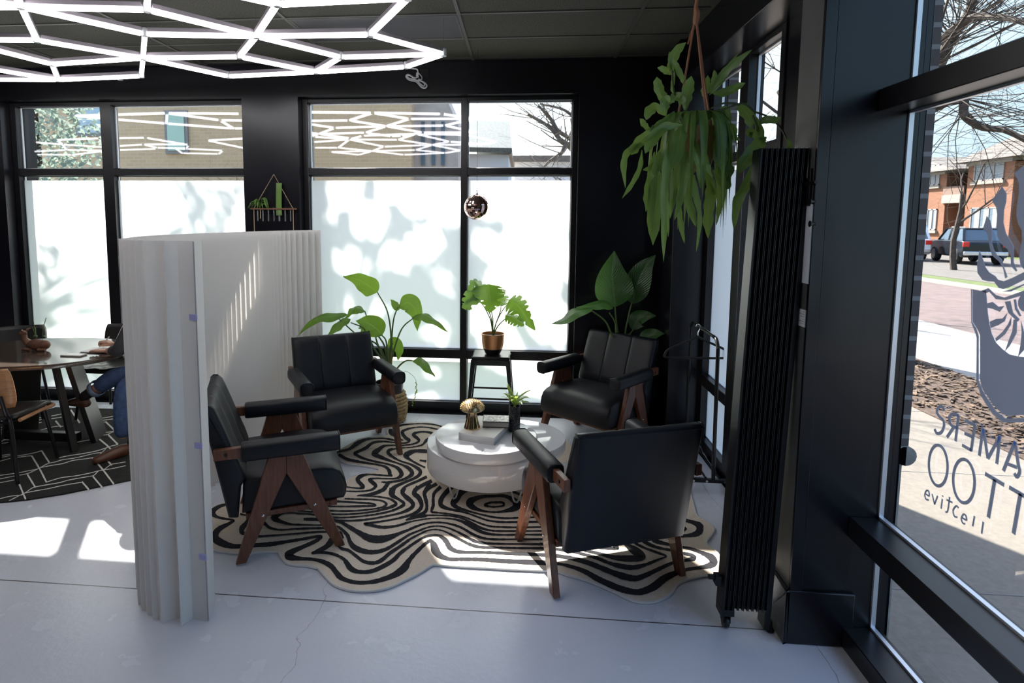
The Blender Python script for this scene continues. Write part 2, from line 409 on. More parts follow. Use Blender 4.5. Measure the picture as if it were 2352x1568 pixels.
YW, YO = 5.205, 5.60            # inner and outer face of the back wall
WL0, WL1, WR0, WR1, HZ = -4.965, -2.575, -2.046, .475, 2.905
m = MB()
m.box(-10.6, WL0, YW, YO, 0, CZT); m.box(WL1, WR0, YW, YO, 0, CZT); m.box(WR1, 1.60, YW, YO, 0, CZT)
m.box(WL0, WL1, YW, YO, HZ, CZT); m.box(WR0, WR1, YW, YO, HZ, CZT)
m.box(WL0, WL1, YW+.02, YO, -.12, 0.0); m.box(WR0, WR1, YW+.02, YO, -.12, 0.0)
tagit(m.build('wall_back', BLACKW), kind='structure')
m = MB(); m.box(-10.75, -10.6, YB, YO, 0, CZT); tagit(m.build('wall_left', BLACKW), kind='structure')
m = MB(); m.box(-10.6, 1.56, YB-.15, YB, 0, CZT); tagit(m.build('wall_rear', BLACKW), kind='structure')
# right wall: pier between the two storefronts, corner piece, headers
XI, XO = 1.19, 1.56
FW0, FW1 = 3.455, 4.735
m = MB()
m.box(XI-.03, XO, 2.45, 2.64, 0, CZT); m.box(XI+.255, XO, 2.64, FW0, 0, CZT); m.box(XI, XO, FW1, YW, 0, CZT)
m.box(XI+.04, XO, 2.64, FW1, HZ, CZT); m.box(XI+.02, XO, -.77, 2.45, 3.08, CZT); m.box(XI+.02, XO, YB, -.77, 0, CZT)
m.box(XI+.2, XO, -.77, 2.45, -.12, 0.0); m.box(XI+.2, XO, FW0, FW1, -.12, 0.0)
tagit(m.build('wall_right', BLACKW, bevel=.004), kind='structure')
m = MB(); m.box(XI-.05, XI+.23, 2.435, 2.455, 0, .24); m.box(XI-.05, XI-.03, 2.435, 2.64, 0, .24)
tagit(m.build('baseboard_right', BLACKW, bevel=.006), kind='structure')
m = MB(); m.box(XI-.034, XI+.012, 2.438, 2.452, .24, CZT); m.box(XI+.0155, XI+.019, 2.4465, 2.4525, .24, CZT)
tagit(m.build('trim_2', BLACKW, bevel=.003), kind='structure')
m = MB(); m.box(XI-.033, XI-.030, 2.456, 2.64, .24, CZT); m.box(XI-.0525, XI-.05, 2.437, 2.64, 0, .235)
tagit(m.build('trim_sheen', mat('painted window sheen', (.085, .087, .082), .45, var=.2, scale=3)), kind='structure')  # grey colour painted in for window light glancing off the black pier
m = MB(); m.box(-10.6, WL0, YW-.015, YW, 0, .12); m.box(WL1+.02, WR0-.02, YW-.015, YW, 0, .12); m.box(WR1+.02, XI, YW-.015, YW, 0, .12); m.box(XI-.015, XI, FW1, YW-.015, 0, .12)
tagit(m.build('baseboard_back', BLACKW, bevel=.004), kind='structure')
# outside brick pier with a rounded stone ledge, seen through the right window
BRK = brickmat('dark brown brick', (.10, .085, .082), (.115, .095, .09), (.26, .25, .25), .6, .083, .010)
CONC = mat('cast stone', (.30, .29, .27), .9, var=.2, scale=14, bump=.4, bscale=120)
m = MB(); m.box(XO, 1.622, 2.50, 3.42, .86, 3.6); m.box(XO, 1.65, 4.77, 5.62, .86, 3.6)
tagit(m.build('wall_outer_brick', BRK), kind='structure')
m = MB(); m.box(XO, 1.602, 2.50, 3.42, -.2, .80); m.box(XO, 1.63, 4.77, 5.72, -.2, .80)
for (a, b) in ((2.49, 3.43), (4.76, 5.74)):
    m.tube([(1.61, a, .83), (1.61, b, .83)], .042, n=16); m.box(XO, 1.61, a, b, .79, .87)
tagit(m.build('trim_3', CONC), kind='structure')
m = MB(); m.box(-10.8, 1.66, 5.55, 5.62, 3.1, 3.75); m.box(1.56, 1.66, YB, 5.6, 3.1, 3.75); m.box(-10.8, 1.66, YB, 5.62, 3.45, 3.75)
tagit(m.build('roof', mat('roof', (.06, .06, .06), .9)), kind='structure')
TANB = mat('tan brick outside', (.30, .24, .19), .9)
m = MB(); m.box(-10.8, WL0-.02, YO, 5.62, -.2, 3.0); m.box(WL1+.03, WR0-.03, YO, 5.62, -.2, 3.0); m.box(WR1+.02, 1.55, YO, 5.62, -.2, 3.0)
tagit(m.build('wall_outer_back', TANB), kind='structure')

# ------------------------------------------------------------------ windows
def filmmat():
    m, nt = newmat('frosted film'); L = nt.links.new
    out = N(nt, 'ShaderNodeOutputMaterial')
    t = N(nt, 'ShaderNodeBsdfTranslucent'); t.inputs[0].default_value = (.70, .73, .75, 1)
    d = N(nt, 'ShaderNodeBsdfDiffuse'); d.inputs[0].default_value = (.75, .77, .78, 1)
    mx = N(nt, 'ShaderNodeMixShader'); mx.inputs[0].default_value = .2; L(t.outputs[0], mx.inputs[1]); L(d.outputs[0], mx.inputs[2])
    g = N(nt, 'ShaderNodeBsdfGlossy'); g.inputs['Roughness'].default_value = .25
    m2 = N(nt, 'ShaderNodeMixShader'); m2.inputs[0].default_value = .04; L(mx.outputs[0], m2.inputs[1]); L(g.outputs[0], m2.inputs[2])
    L(m2.outputs[0], out.inputs['Surface']); return m
FILM = filmmat()
SPACER = mat('aluminium glazing spacer', (.75, .76, .8), .35, metal=.6)
ZT1, ZT0, ZR1, ZR0, ZS = 2.276, 2.211, .59, .507, .086
def window(name, axis, plane, cols, muls, lo, hi, film, top=HZ, gtop=2.871, rails=True, zt=(ZT0, ZT1), zr=(ZR0, ZR1), depth=(-.055, .045)):
    root = struct(name); sgn = 1
    def bx(m, a0, a1, d0, d1, z0, z1):
        if axis == 'y': m.box(a0, a1, plane+d0, plane+d1, z0, z1)
        else: m.box(plane+d0, plane+d1, a0, a1, z0, z1)
    m = MB(); d0, d1 = depth
    bx(m, lo, cols[0][0], d0, d1, 0, top); bx(m, cols[-1][1], hi, d0, d1, 0, top)
    for a, b in muls: bx(m, a, b, d0, d1, 0, top)
    for a, b in cols:
        bx(m, a, b, d0, d1, gtop, top); bx(m, a, b, d0, d1, zt[0], zt[1])
        bx(m, a, b, d0, d1, zr[0], zr[1]); bx(m, a, b, d0, d1, 0, ZS)
    m.build('frame', FRAME, root, bevel=.003, seg=1)
    m = MB(); q = 0.004
    for a, b in cols:
        for z0, z1 in ((zt[1], gtop), (zr[1], zt[0]), (ZS, zr[0])):
            if axis == 'y': m.add([(a, plane, z0), (b, plane, z0), (b, plane, z1), (a, plane, z1)], [(0, 1, 2, 3)])
            else: m.add([(plane, a, z0), (plane, b, z0), (plane, b, z1), (plane, a, z1)], [(0, 1, 2, 3)])
    m.build('glass_panes', CLEAR, root, smooth=False)
    m = MB(); e = .010
    for a, b in cols:
        for z0, z1 in ((zt[1], gtop), (zr[1], zt[0]), (ZS, zr[0])):
            for r in ((a, a+e, z0, z1), (b-e, b, z0, z1), (a, b, z0, z0+e), (a, b, z1-e, z1)):
                bx(m, r[0], r[1], .002, .020, r[2], r[3])
    m.build('glazing_spacer', SPACER, root, smooth=False)
    if film:
        m = MB()
        for a, b in cols:
            for z0, z1 in ((zr[1]+.004, zt[0]-.045), (ZS+.004, zr[0]-.045)):
                if axis == 'y': m.add([(a+.003, plane-.004, z0), (b-.003, plane-.004, z0), (b-.003, plane-.004, z1), (a+.003, plane-.004, z1)], [(0, 1, 2, 3)])
                else: m.add([(plane-.004, a+.003, z0), (plane-.004, b-.003, z0), (plane-.004, b-.003, z1), (plane-.004, a+.003, z1)], [(0, 1, 2, 3)])
        m.build('frosted_film', FILM, root, smooth=False)
    return root
window('window_1', 'y', GY, [(-4.909, -4.037), (-3.927, -2.604)], [(-4.037, -3.927)], WL0, WL1, True)
window('window_2', 'y', GY, [(-1.996, -.568), (-.511, .430)], [(-.568, -.511)], WR0, WR1, True)
window('window_3', 'x', GX, [(3.515, 3.985), (4.12, 4.66)], [(3.985, 4.12)], FW0, FW1, True)
window('window_4', 'x', GX, [(-.70, .88), (.95, 2.452)], [(.88, .95)], -.77, 2.505, False, top=3.08, gtop=3.03, zt=(2.235, 2.32), zr=(.485, .575), depth=(-.11, .045))

# ------------------------------------------------------------------ sky-lit ground outside
def ground(name, x0, x1, y0, y1, z, m, kind='structure', th=.1):
    b = MB(); b.box(x0, x1, y0, y1, z-th, z); return tagit(b.build(name, m), kind=kind)
def gmat(name, c1, c2, scale, bump, rough=.95):
    return mat(name, c1, rough, col2=c2, scale=scale, bump=bump, bscale=scale*2)
SW = gmat('sidewalk concrete', (.18, .16, .135), (.15, .132, .112), 30, .25)
GZ = -.12
ASPH = gmat('street asphalt', (.13, .092, .085), (.09, .066, .062), 4, .2)
MULCH = gmat('mulch', (.10, .065, .047), (.04, .024, .016), 22, 1.0)
GRASS = gmat('lawn', (.085, .115, .028), (.05, .07, .016), 9, .6)
ground('sidewalk', 1.63, 4.1, -6, 30, GZ, SW)
m = MB()
for k in range(-4, 18): m.box(1.63, 4.1, 1.53+1.545*k-.006, 1.53+1.545*k+.006, GZ-.01, GZ+.002)
tagit(m.build('trim_4', mat('sidewalk joint', (.16, .15, .14), .95)), kind='structure')
ground('mulch_bed', 4.1, 5.6, -6, 40, GZ+.01, MULCH)
ground('far_sidewalk', 5.6, 7.9, -6, 60, GZ, mat('pale concrete', (.25, .24, .225), .95, var=.1, scale=12, bump=.2))
ground('street', 7.9, 13.4, -6, 80, GZ-.02, ASPH)
ground('kerb', 13.4, 13.6, -6, 80, GZ+.08, mat('kerb stone', (.30, .28, .25), .95), th=.2)
ground('lawn', 13.6, 60, -6, 90, GZ+.06, GRASS)
ground('back_lawn', -40, 1.63, 5.62, 7.4, GZ, gmat('fresh lawn', (.14, .22, .06), (.09, .14, .03), 9, .6))
ground('alley', -40, 1.63, 7.4, 60, GZ, mat('pale alley concrete', (.30, .285, .26), .95, var=.1, scale=8))
ground('rear_ground', -40, 1.63, -12, YB, GZ, SW)
random.seed(11)
m = MB()
for i in range(2600):
    x, y = random.uniform(4.15, 5.55), random.uniform(2.5, 11)
    a = random.uniform(0, PI); l = random.uniform(.02, .05); d = V((math.cos(a), math.sin(a), random.uniform(-.3, .3)))*l; s = V((-math.sin(a), math.cos(a), random.uniform(-.4, .4)))*random.uniform(.008, .018)
    m.obox((x, y, GZ+.015+random.uniform(0, .012)), d, s, V((0, 0, .004)))
tagit(m.build('bark_chips', mat('bark chips', (.15, .10, .066), .9, col2=(.045, .029, .02), scale=7)), 'brown bark mulch chips covering the bed beyond the sidewalk', 'mulch', kind='stuff')
# ------------------------------------------------------------------ hexagon lights
LED = mat('lit diffuser', (1.0, .98, 1.0), .5, emit=LED_EMIT)
CHAN = mat('lamp channel', (.42, .38, .42), .4, metal=.3)
CLIP = mat('clear clip', (.75, .78, .8), .2)
LZ = 2.94
def lattice(root, vs, edges, anchors):
    for a, b in edges:
        p, q = V(vs[a]), V(vs[b]); d = (q-p).normalized()
        p2, q2 = p+d*.022, q-d*.022
        m = MB(); m.bar(p2, q2, .027, .026); t = m.build('light_tube', LED, root, bevel=.006, seg=2)
        m = MB(); u = V((0, 0, .026)); m.bar(p2+u, q2+u, .034, .025); m.build('channel', CHAN, t, bevel=.002, seg=1)
    for k, p in vs.items():
        p = V(p); m = MB(); m.lathe([(.005, -.012), (.02, -.012), (.022, 0), (.02, .036), (.008, .042)], p, 10); m.build('connector', CLIP, root)
    for k in anchors:
        p = V(vs[k]); m = MB(); m.tube([p+V((0, 0, .03)), (p.x, p.y, CZT-.012)], .0015, n=5); m.build('suspension_wire', STEEL, root)
px1 = dict(A=(338, 23), B=(48, 16), C=(333, 79), D=(589, 84), E=(637, 11), F=(84, 93), G=(329, 134), H=(550, 131), I=(851, 80), J=(937, -4), K=(1019, 125), L=(783, 132), M=(726, 166), N=(933, 154),
           O=(525, 176), P=(133, 184), Q=(119, 148), R=(325, 175), T=(430, -35), A2=(342, -42), B1=(-170, -26), B2=(-150, 19), B3=(10, -60), F1=(-105, 91), P1=(-160, 136), P2=(-190, 182))
ed1 = 'BA BC AD AA2 CD CG FB FG FF1 QF1 QG QP PP1 PP2 PR RG GH GO HD HM DI DL DE ET EJ IJ IK KL KN LM MN OM BB1 BB2 BB3 P1P2 F1P1 A2T'.split()
def sp_edges(l, keys):
    o = []
    for e in l:
        for i in range(1, len(e)):
            if e[:i] in keys and e[i:] in keys: o.append((e[:i], e[i:])); break
    return o
v1 = {k: fl(*p, z=LZ) for k, p in px1.items()}
t = thing('hexagon_light', 'glowing white hexagon lattice light under the ceiling above the white pleated screen', 'ceiling light', (-1.9, 3.6, LZ))
lattice(t, v1, sp_edges(ed1, v1), 'ADGKP')
px2 = dict(a=(720.9, 313.8), b=(720.9, 326.5), c=(802.6, 320.2), d=(833.2, 311.7), e=(955.6, 307.4), f=(1072.9, 309.9), g=(1139.3, 326.5), h=(914.8, 320.9), i=(992.6, 332.9), j=(777, 339.3), k=(720.9, 339.3),
           l=(854.8, 346.9), m=(881.6, 336.7), n=(1032.1, 325.3), o=(955.6, 344.4), p=(1057.6, 345.7), q=(759.2, 349), r=(825.5, 355.4), s=(927.6, 355.4), t=(1022, 351.5), u=(1111, 331.6))
ed2 = 'ac bc cd de ef fg ch he hi en cj kj jl cm ml mi in io ip lo ql rl qr ls st ot nu iu pt gu'.split()
v2 = {}
for k, p in px2.items():
    q = fl(*p, z=LZ); v2[k] = V((q.x, 2*GY-q.y, LZ))
t = thing('hexagon_light', 'second white hexagon light nearer the viewer, seen as the lower reflection in the panes', 'ceiling light', (-1.5, 2.2, LZ))
lattice(t, v2, sp_edges(ed2, v2), 'cilg')

px3 = [[(510, 1260), (900, 1245), (1310, 1240), (1700, 1305), (1680, 1335), (1410, 1330), (1290, 1300), (1700, 1300)], [(310, 1280), (560, 1300), (600, 1350), (930, 1355), (1410, 1340)], [(310, 1365), (600, 1350)], [(330, 1390), (650, 1395), (930, 1360)], [(510, 1260), (560, 1300), (930, 1325), (1290, 1300)], [(900, 1245), (930, 1325)], [(1580, 1335), (2010, 1355), (1970, 1385), (1640, 1380), (1580, 1335)], [(1870, 1265), (2230, 1245)], [(1870, 1265), (2230, 1340)]]
v3 = {}; ed3 = []
for ch in px3:
    for a, b in zip(ch, ch[1:]):
        for q in (a, b):
            if q not in v3: w_ = fl(q[0]/3.92, q[1]/3.92, z=LZ); v3[q] = V((w_.x, 2*GY-w_.y, LZ))
        ed3.append((a, b))
t = thing('hexagon_light', 'third white hexagon light, seen as the lower reflection in the left panes', 'ceiling light', (-3.6, 1.6, LZ))
lattice(t, v3, ed3, [(510, 1260), (1310, 1240), (1870, 1265)])

# ------------------------------------------------------------------ power cord and outlet on the back wall
t = thing('wall_outlet', 'black square outlet on the dark wall beside the bundled white cord', 'outlet', (-.92, YW, 3.10))
m = MB(); m.box(-.925, -.845, YW-.008, YW, 3.055, 3.13); m.build('cover_plate', FRAME, t, bevel=.003)
m = MB(); m.box(-.90, -.87, YW-.011, YW-.007, 3.075, 3.11); m.build('socket', METALB, t)
t = thing('extension_lead', 'white bundled power cord hanging by the right tip of the hexagon light', 'cord', (-.92, 5.17, 3.04))
PLASTW = mat('white plastic', (.82, .82, .84), .4)
def P5(x, y, Y=5.165): return bk(550+x/3.92, y/3.92, Y)
pts = [P5(1615, 690), P5(1575, 700), P5(1520, 670), P5(1500, 690), P5(1530, 720), P5(1590, 735), P5(1640, 785), P5(1675, 790), P5(1685, 765), P5(1650, 735), P5(1590, 720), P5(1530, 705), P5(1508, 690), P5(1535, 680), P5(1600, 730), P5(1655, 775), P5(1665, 750), P5(1610, 715)]
m = MB(); m.tube(smooth(pts, 90), .0065, n=8); m.build('cable_loops', PLASTW, t)
m = MB(); m.tube(smooth([P5(1500, 612), P5(1560, 618), P5(1600, 625), P5(1608, 660)], 20), .006, n=8); m.tube(smooth([P5(1615, 660), P5(1640, 690), P5(1640, 715), P5(1610, 712)], 16), .005, n=8); m.build('cable_lead', PLASTW, t)
m = MB(); m.tube([P5(1605, 655), P5(1600, 690)], [.013, .011], n=10); m.build('plug', PLASTW, t)
o = MB(); q = bk(278, 182, YW); o.box(q.x-.022, q.x+.022, YW-.02, YW, q.z-.014, q.z+.014); tagit(o.build('adhesive_hook', PLASTW, bevel=.004), 'tiny white adhesive hook on the dark wall above the left window', 'hook')

# ------------------------------------------------------------------ armchairs
def loft(prof_fn, xs):
    m = MB(); rings = []
    for x, ins in xs:
        pr = prof_fn(x); n_ = len(pr); ar = sum(pr[i][0]*pr[(i+1) % n_][1]-pr[(i+1) % n_][0]*pr[i][1] for i in range(n_)); rg = []
        for i, p in enumerate(pr):
            a, b = pr[i-1], pr[(i+1) % n_]; tx, tz = b[0]-a[0], b[1]-a[1]; l = math.hypot(tx, tz) or 1; s_ = 1 if ar > 0 else -1
            rg.append((x, p[0]-s_*tz/l*ins, p[1]+s_*tx/l*ins))
        rings.append(rg)
    n = len(rings[0]); b = m.add([p for r in rings for p in r], [])
    for i in range(len(rings)-1):
        for j in range(n):
            m.f.append((b+i*n+j, b+i*n+(j+1) % n, b+(i+1)*n+(j+1) % n, b+(i+1)*n+j)); m.mi.append(0)
    m.f.append(tuple(b+j for j in range(n))); m.mi.append(0); m.f.append(tuple(b+(len(rings)-1)*n+j for j in reversed(range(n)))); m.mi.append(0)
    return m
def rxs(hw, extra=()):
    a = [(-hw, .022), (-hw+.005, .009), (-hw+.016, 0)] + [(x, 0) for x in extra] + [(hw-.016, 0), (hw-.005, .009), (hw, .022)]
    return a
def armchair(label, loc, rz):
    t = thing('armchair', label, 'armchair', (0, 0, 0), 0, 'black leather armchairs around the coffee table')
    sy = lambda s: s-.255
    # seat cushion
    sp_ = [(.012, .25), (.02, .40), (.035, .43), (.15, .437), (.30, .443), (.42, .441), (.48, .43), (.52, .41), (.545, .37), (.556, .32), (.550, .275), (.538, .252)]
    def sprof(x):
        k = 1 - (x/.325)**2
        return [(sy(s), z + (.010*k if z > .41 else 0)) for s, z in sp_]
    loft(sprof, rxs(.325, (-.2, -.1, 0, .1, .2))).build('seat', LEATHER, t, angle=50)
    bp = [(-.054, .237), (-.006, .232), (.012, .40), (.030, .44), (.012, .50), (-.025, .60), (-.060, .70), (-.090, .78), (-.108, .825), (-.125, .842), (-.150, .845), (-.166, .832), (-.150, .74), (-.10, .48)]
    def bprof(x):
        dmin = min(abs(x-.112), abs(x+.112)); g = .005*max(0, 1-dmin/.008); k = .005*(1-((abs(x) % .112)/.112-.5)**2*4) if abs(x) < .224 else .006
        return [(sy(s) + (0 if i < 3 or i > 9 else k-g), z) for i, (s, z) in enumerate(bp)]
    loft(bprof, rxs(.325, (-.26, -.2, -.15, -.124, -.116, -.112, -.108, -.1, -.06, 0, .06, .1, .108, .112, .116, .124, .15, .2, .26))).build('backrest', LEATHER, t, angle=60)
    m = MB()
    for x in (-.318, .318): m.tube([(x, sy(s)+.001*0, z) for s, z in bp[9:13]], .004, n=6)
    m.tube([(-.318, sy(-.164), .826), (.318, sy(-.164), .826)], .004, n=6); m.build('piping', LEATHER, [c for c in t.children if c.name.startswith('backrest')][0])
    for s_ in (-1, 1):
        xc = s_*.345
        m = MB()
        prof = []
        for k in range(16):
            a = 2*PI*k/16; ca, sa = math.cos(a), math.sin(a)
            prof.append((math.copysign(abs(ca)**.6, ca)*.047, math.copysign(abs(sa)**.6, sa)*.047))
        rings = [(.018, .72), (.021, .93), (.030, 1), (.10, 1), (.40, 1), (.500, 1), (.512, .95), (.516, .80)]
        b = m.add([(xc + px*k, sy(s), .596 + pz*k) for s, k in rings for px, pz in prof], [])
        for i in range(len(rings)-1):
            for j in range(16): m.f.append((b+i*16+j, b+i*16+(j+1) % 16, b+(i+1)*16+(j+1) % 16, b+(i+1)*16+j)); m.mi.append(0)
        m.f.append(tuple(range(b, b+16))); m.mi.append(0); m.f.append(tuple(range(b+7*16, b+8*16))); m.mi.append(0)
        ar = m.build('armrest', LEATHER, t, angle=50)
        m = MB(); m.tube([(xc+px*.97, sy(.512), .596+pz*.97) for px, pz in prof], .0035, n=6, closed=True); m.build('piping', LEATHER, ar)
        m = MB(); m.box(xc-.016, xc+.016, sy(-.112), sy(.03), .566, .624); rl = m.build('arm_rail', WOOD, t, bevel=.004)
        m = MB(); m.lathe([(.008, 0), (.008, .003)], (0, 0, 0), 10)
        for i in range(len(m.v)): p = m.v[i]; m.v[i] = V((xc+s_*(.016+p.z), sy(-.055)+p.x, .595+p.y))
        m.build('bolt', METALB, rl)
        th = .036
        for poly, bz in (([(-.026, 0), (.026, 0), (.237, .455), (.237, .553), (.148, .553)], (.115, .245)), ([(.486, 0), (.535, 0), (.322, .553), (.237, .553), (.237, .455)], (.378, .262))):
            m = MB(); m.prism([(xc-th/2, sy(s), z) for s, z in poly], (th, 0, 0)); lg = m.build('leg', WOOD, t, bevel=.004)
            m = MB(); m.lathe([(.007, 0), (.007, .002), (.004, .004)], (0, 0, 0), 10)
            for i in range(len(m.v)): p = m.v[i]; m.v[i] = V((xc+s_*(th/2+p.z), sy(bz[0])+p.x, bz[1]+p.y))
            m.build('bolt', STEEL, lg)
    m = MB(); m.box(-.327, .327, sy(.46), sy(.50), .222, .252); m.box(-.327, .327, sy(.03), sy(.07), .222, .25); m.box(-.327, -.30, sy(.07), sy(.46), .222, .25); m.box(.30, .327, sy(.07), sy(.46), .222, .25)
    m.build('seat_frame', WOOD, t, bevel=.003)
    return t
CH = [((.415, 3.005, .012), .353, 'black leather armchair nearest the viewer, its back turned, beside the folded black gate'),
      ((-1.358, 3.178, .012), -1.136, 'black leather armchair seen from its side, next to the front of the white pleated screen'),
      ((-1.344, 4.262, .012), 3.713, 'black leather armchair facing out in front of the big bird of paradise plant'),
      ((.598, 4.662, .004), 2.424, 'black leather armchair facing out in front of the dark corner plant')]
ch0 = armchair(CH[0][2], (0, 0, 0), 0)
for loc, rz, lb in CH[1:]: dup(ch0, loc, rz, lb, 'black leather armchairs around the coffee table')
ch0.location = CH[0][0]; ch0.rotation_euler = (0, 0, CH[0][1])

# ------------------------------------------------------------------ coffee table and what stands on it
t = thing('coffee_table', 'glossy white round swivel coffee table of stacked discs on hairpin legs', 'coffee table', (-.2, 3.78, .012))
def disc(c, r, z0, z1, n=72): return MB().lathe([(r-.012, z0), (r-.003, z0+.003), (r, z0+.012), (r, z1-.012), (r-.003, z1-.003), (r-.012, z1)], (c[0], c[1], 0), n)
disc((-.22, 3.70), .335, .325, .40).build('top_disc', WHITEGL, t)
disc((-.02, 3.92), .335, .238, .3135).build('swivel_disc', WHITEGL, t)
disc((-.215, 3.815), .415, .135, .310).build('drum', WHITEGL, t)
MB().lathe([(.05, .31), (.05, .326)], (-.19, 3.78, 0), 20).build('pivot', STEEL, t)
WMET = mat('white metal', (.82, .82, .84), .3)
for (lx, ly, a) in ((-.413, 3.556, .9), (-.02, 3.545, -.6), (-.47, 4.02, 2.2), (.03, 4.05, -2.3)):
    d = V((math.cos(a), math.sin(a), 0)); c = V((lx, ly, .0))
    m = MB(); m.tube(smooth([c+d*.055+V((0, 0, .137)), c+d*.02+V((0, 0, .035)), c+V((0, 0, .018)), c-d*.02+V((0, 0, .035)), c-d*.055+V((0, 0, .137))], 20), .006, n=8); m.build('leg', WMET, t)
ZT = .40
# large white book
c0, c1, c2 = V((-.436, 3.59, 0)), V((-.204, 3.516, 0)), V((-.007, 3.823, 0))
ax = (c1-c0); ay = (c2-c1); ay = ay - ax.normalized()*ay.dot(ax.normalized()); ctr = (c0+c2)/2
axn, ayn = ax.normalized(), ay.normalized(); hx, hy = ax.length/2, ay.length/2
t = thing('book', 'large white hardcover book lying flat on the coffee table under the gold mushroom', 'book', (ctr.x, ctr.y, ZT))
m = MB(); m.obox(ctr+V((0, 0, ZT+.003)), axn*hx, ayn*hy, V((0, 0, .003))); m.obox(ctr+V((0, 0, ZT+.047)), axn*hx, ayn*hy, V((0, 0, .003))); m.obox(ctr+axn*-(hx-.003)+V((0, 0, ZT+.025)), axn*.003, ayn*hy, V((0, 0, .025)))
m.build('cover', mat('white book cover', (.80, .78, .74), .45, var=.05, scale=6), t, bevel=.001, seg=1)
m = MB(); m.obox(ctr+axn*.001+V((0, 0, ZT+.025)), axn*(hx-.005), ayn*(hy-.005), V((0, 0, .0189))); m.build('pages', PAPER, t)
# small black book on it
B2 = ZT+.05
c = V((-.158, 3.745, 0)); a2 = V((.99, .02, 0)).normalized(); b2 = V((-.02, .99, 0)).normalized()
t = thing('book', 'small black book with a silver patterned cover lying on the white book', 'book', (c.x, c.y, B2))
m = MB(); m.obox(c+V((0, 0, B2+.0025)), a2*.088, b2*.066, V((0, 0, .0025))); m.obox(c+V((0, 0, B2+.0385)), a2*.088, b2*.066, V((0, 0, .0025))); m.obox(c+a2*.0855+V((0, 0, B2+.02)), a2*.0025, b2*.066, V((0, 0, .02)))
m.build('cover', mat('black book cover', (.02, .02, .025), .3), t)
m = MB(); m.obox(c-a2*.002+V((0, 0, B2+.0205)), a2*.083, b2*.063, V((0, 0, .0154))); m.build('pages', mat('grey page edges', (.45, .42, .38), .7), t)
m = MB(); random.seed(5)
m.obox(c+V((0, 0, B2+.0415)), a2*.082, b2*.060, V((0, 0, .0005)))
m.build('printed_panel', mat('silver pattern', (.78, .78, .76), .35, col2=(.18, .17, .16), scale=55, metal=.2), t)
# gold mushroom
GOLD = mat('polished gold', (.86, .62, .33), .16, metal=1)
GOLD2 = mat('gold studs', (.80, .60, .34), .28, metal=1)
mc = V((-.312, 3.665, B2))
t = thing('mushroom_ornament', 'gold metal mushroom ornament with a studded cap standing on the white book', 'ornament', mc)
MB().lathe([(.054, 0), (.054, .006), (.046, .03), (.036, .07), (.030, .105), (.033, .13)], mc, 28).build('stem', GOLD, t)
MB().lathe([(.030, .122), (.070, .120), (.079, .126), (.077, .138), (.066, .160), (.046, .178), (.022, .187), (.002, .189)], mc, 32).build('cap', GOLD2, t)
m = MB(); random.seed(3)
for i in range(150):
    u = (i+.5)/150; th = math.acos(1-u*.98); ph = i*2.399963
    rr = .076*math.sin(th); zz = .130+.058*math.cos(th)
    n_ = V((math.sin(th)*math.cos(ph), math.sin(th)*math.sin(ph), math.cos(th)*.9+.1)).normalized()
    p = mc+V((rr*math.cos(ph), rr*math.sin(ph), zz)); m.tube([p-n_*.004, p+n_*random.uniform(.004, .009)], [.0042, .0026], n=5)
m.build('studs', GOLD2, t)
# terrazzo vase with a small dracaena
vc = V((-.037, 3.775, ZT))
t = thing('vase', 'black speckled cylinder vase holding a small striped plant on the coffee table', 'vase', vc)
m_, nt = newmat('black terrazzo'); L = nt.links.new
out = N(nt, 'ShaderNodeOutputMaterial'); p = N(nt, 'ShaderNodeBsdfPrincipled'); setin(p, Roughness=.3)
tc = N(nt, 'ShaderNodeTexCoord'); vo = N(nt, 'ShaderNodeTexVoronoi'); setin(vo, Scale=130.0); L(tc.outputs['Object'], vo.inputs['Vector'])
rp = N(nt, 'ShaderNodeValToRGB'); e = rp.color_ramp.elements; e[0].position = .18; e[0].color = (.30, .30, .32, 1); e[1].position = .3; e[1].color = (.012, .012, .015, 1); L(vo.outputs['Distance'], rp.inputs[0]); L(rp.outputs[0], p.inputs['Base Color']); L(p.outputs[0], out.inputs['Surface'])
MB().lathe([(.036, 0), (.038, .004), (.038, .172), (.036, .175), (.032, .172), (.030, .12)], vc, 32, cap=True).build('body', m_, t)
MB().lathe([(.001, .150), (.031, .150)], vc, 20, cap=False).build('soil', mat('soil', (.03, .02, .015), .95), t)
DRAC = leafmat('striped leaf', (.20, .33, .07), (.45, .62, .10), (.13, .25, .04), stripe=((.62, .68, .32), .30), tr=.45)
pl = thing('potted_plant', 'small plant with green and cream striped strap leaves in the speckled vase', 'plant', vc+V((0, 0, .15)))
random.seed(21)
top = vc+V((0, 0, .19)); MB().tube([vc+V((0, 0, .15)), top], [.008, .006], n=8).build('stem', DRAC, pl)
for i in range(22):
    a = i*2.4+.3; el = .35+.75*((i*7) % 11)/11; ln = random.uniform(.11, .17)*(1.0 if el < 1.0 else .85)
    d = V((math.cos(a)*math.cos(el), math.sin(a)*math.cos(el), math.sin(el))); b = top+V((0, 0, -.02+.03*(i/22)))
    pts = [b, b+d*ln*.4, b+d*ln*.75+V((0, 0, -.01)), b+d*ln+V((0, 0, -.035 if el < .9 else -.01))]
    m = MB(); m.leaf(pts, random.uniform(.020, .028), V((0, 0, 1)) if el < 1.2 else V((1, 0, .2)), fold=.35, prof='lance', nseg=8, nw=2); m.build('leaf', DRAC, pl)

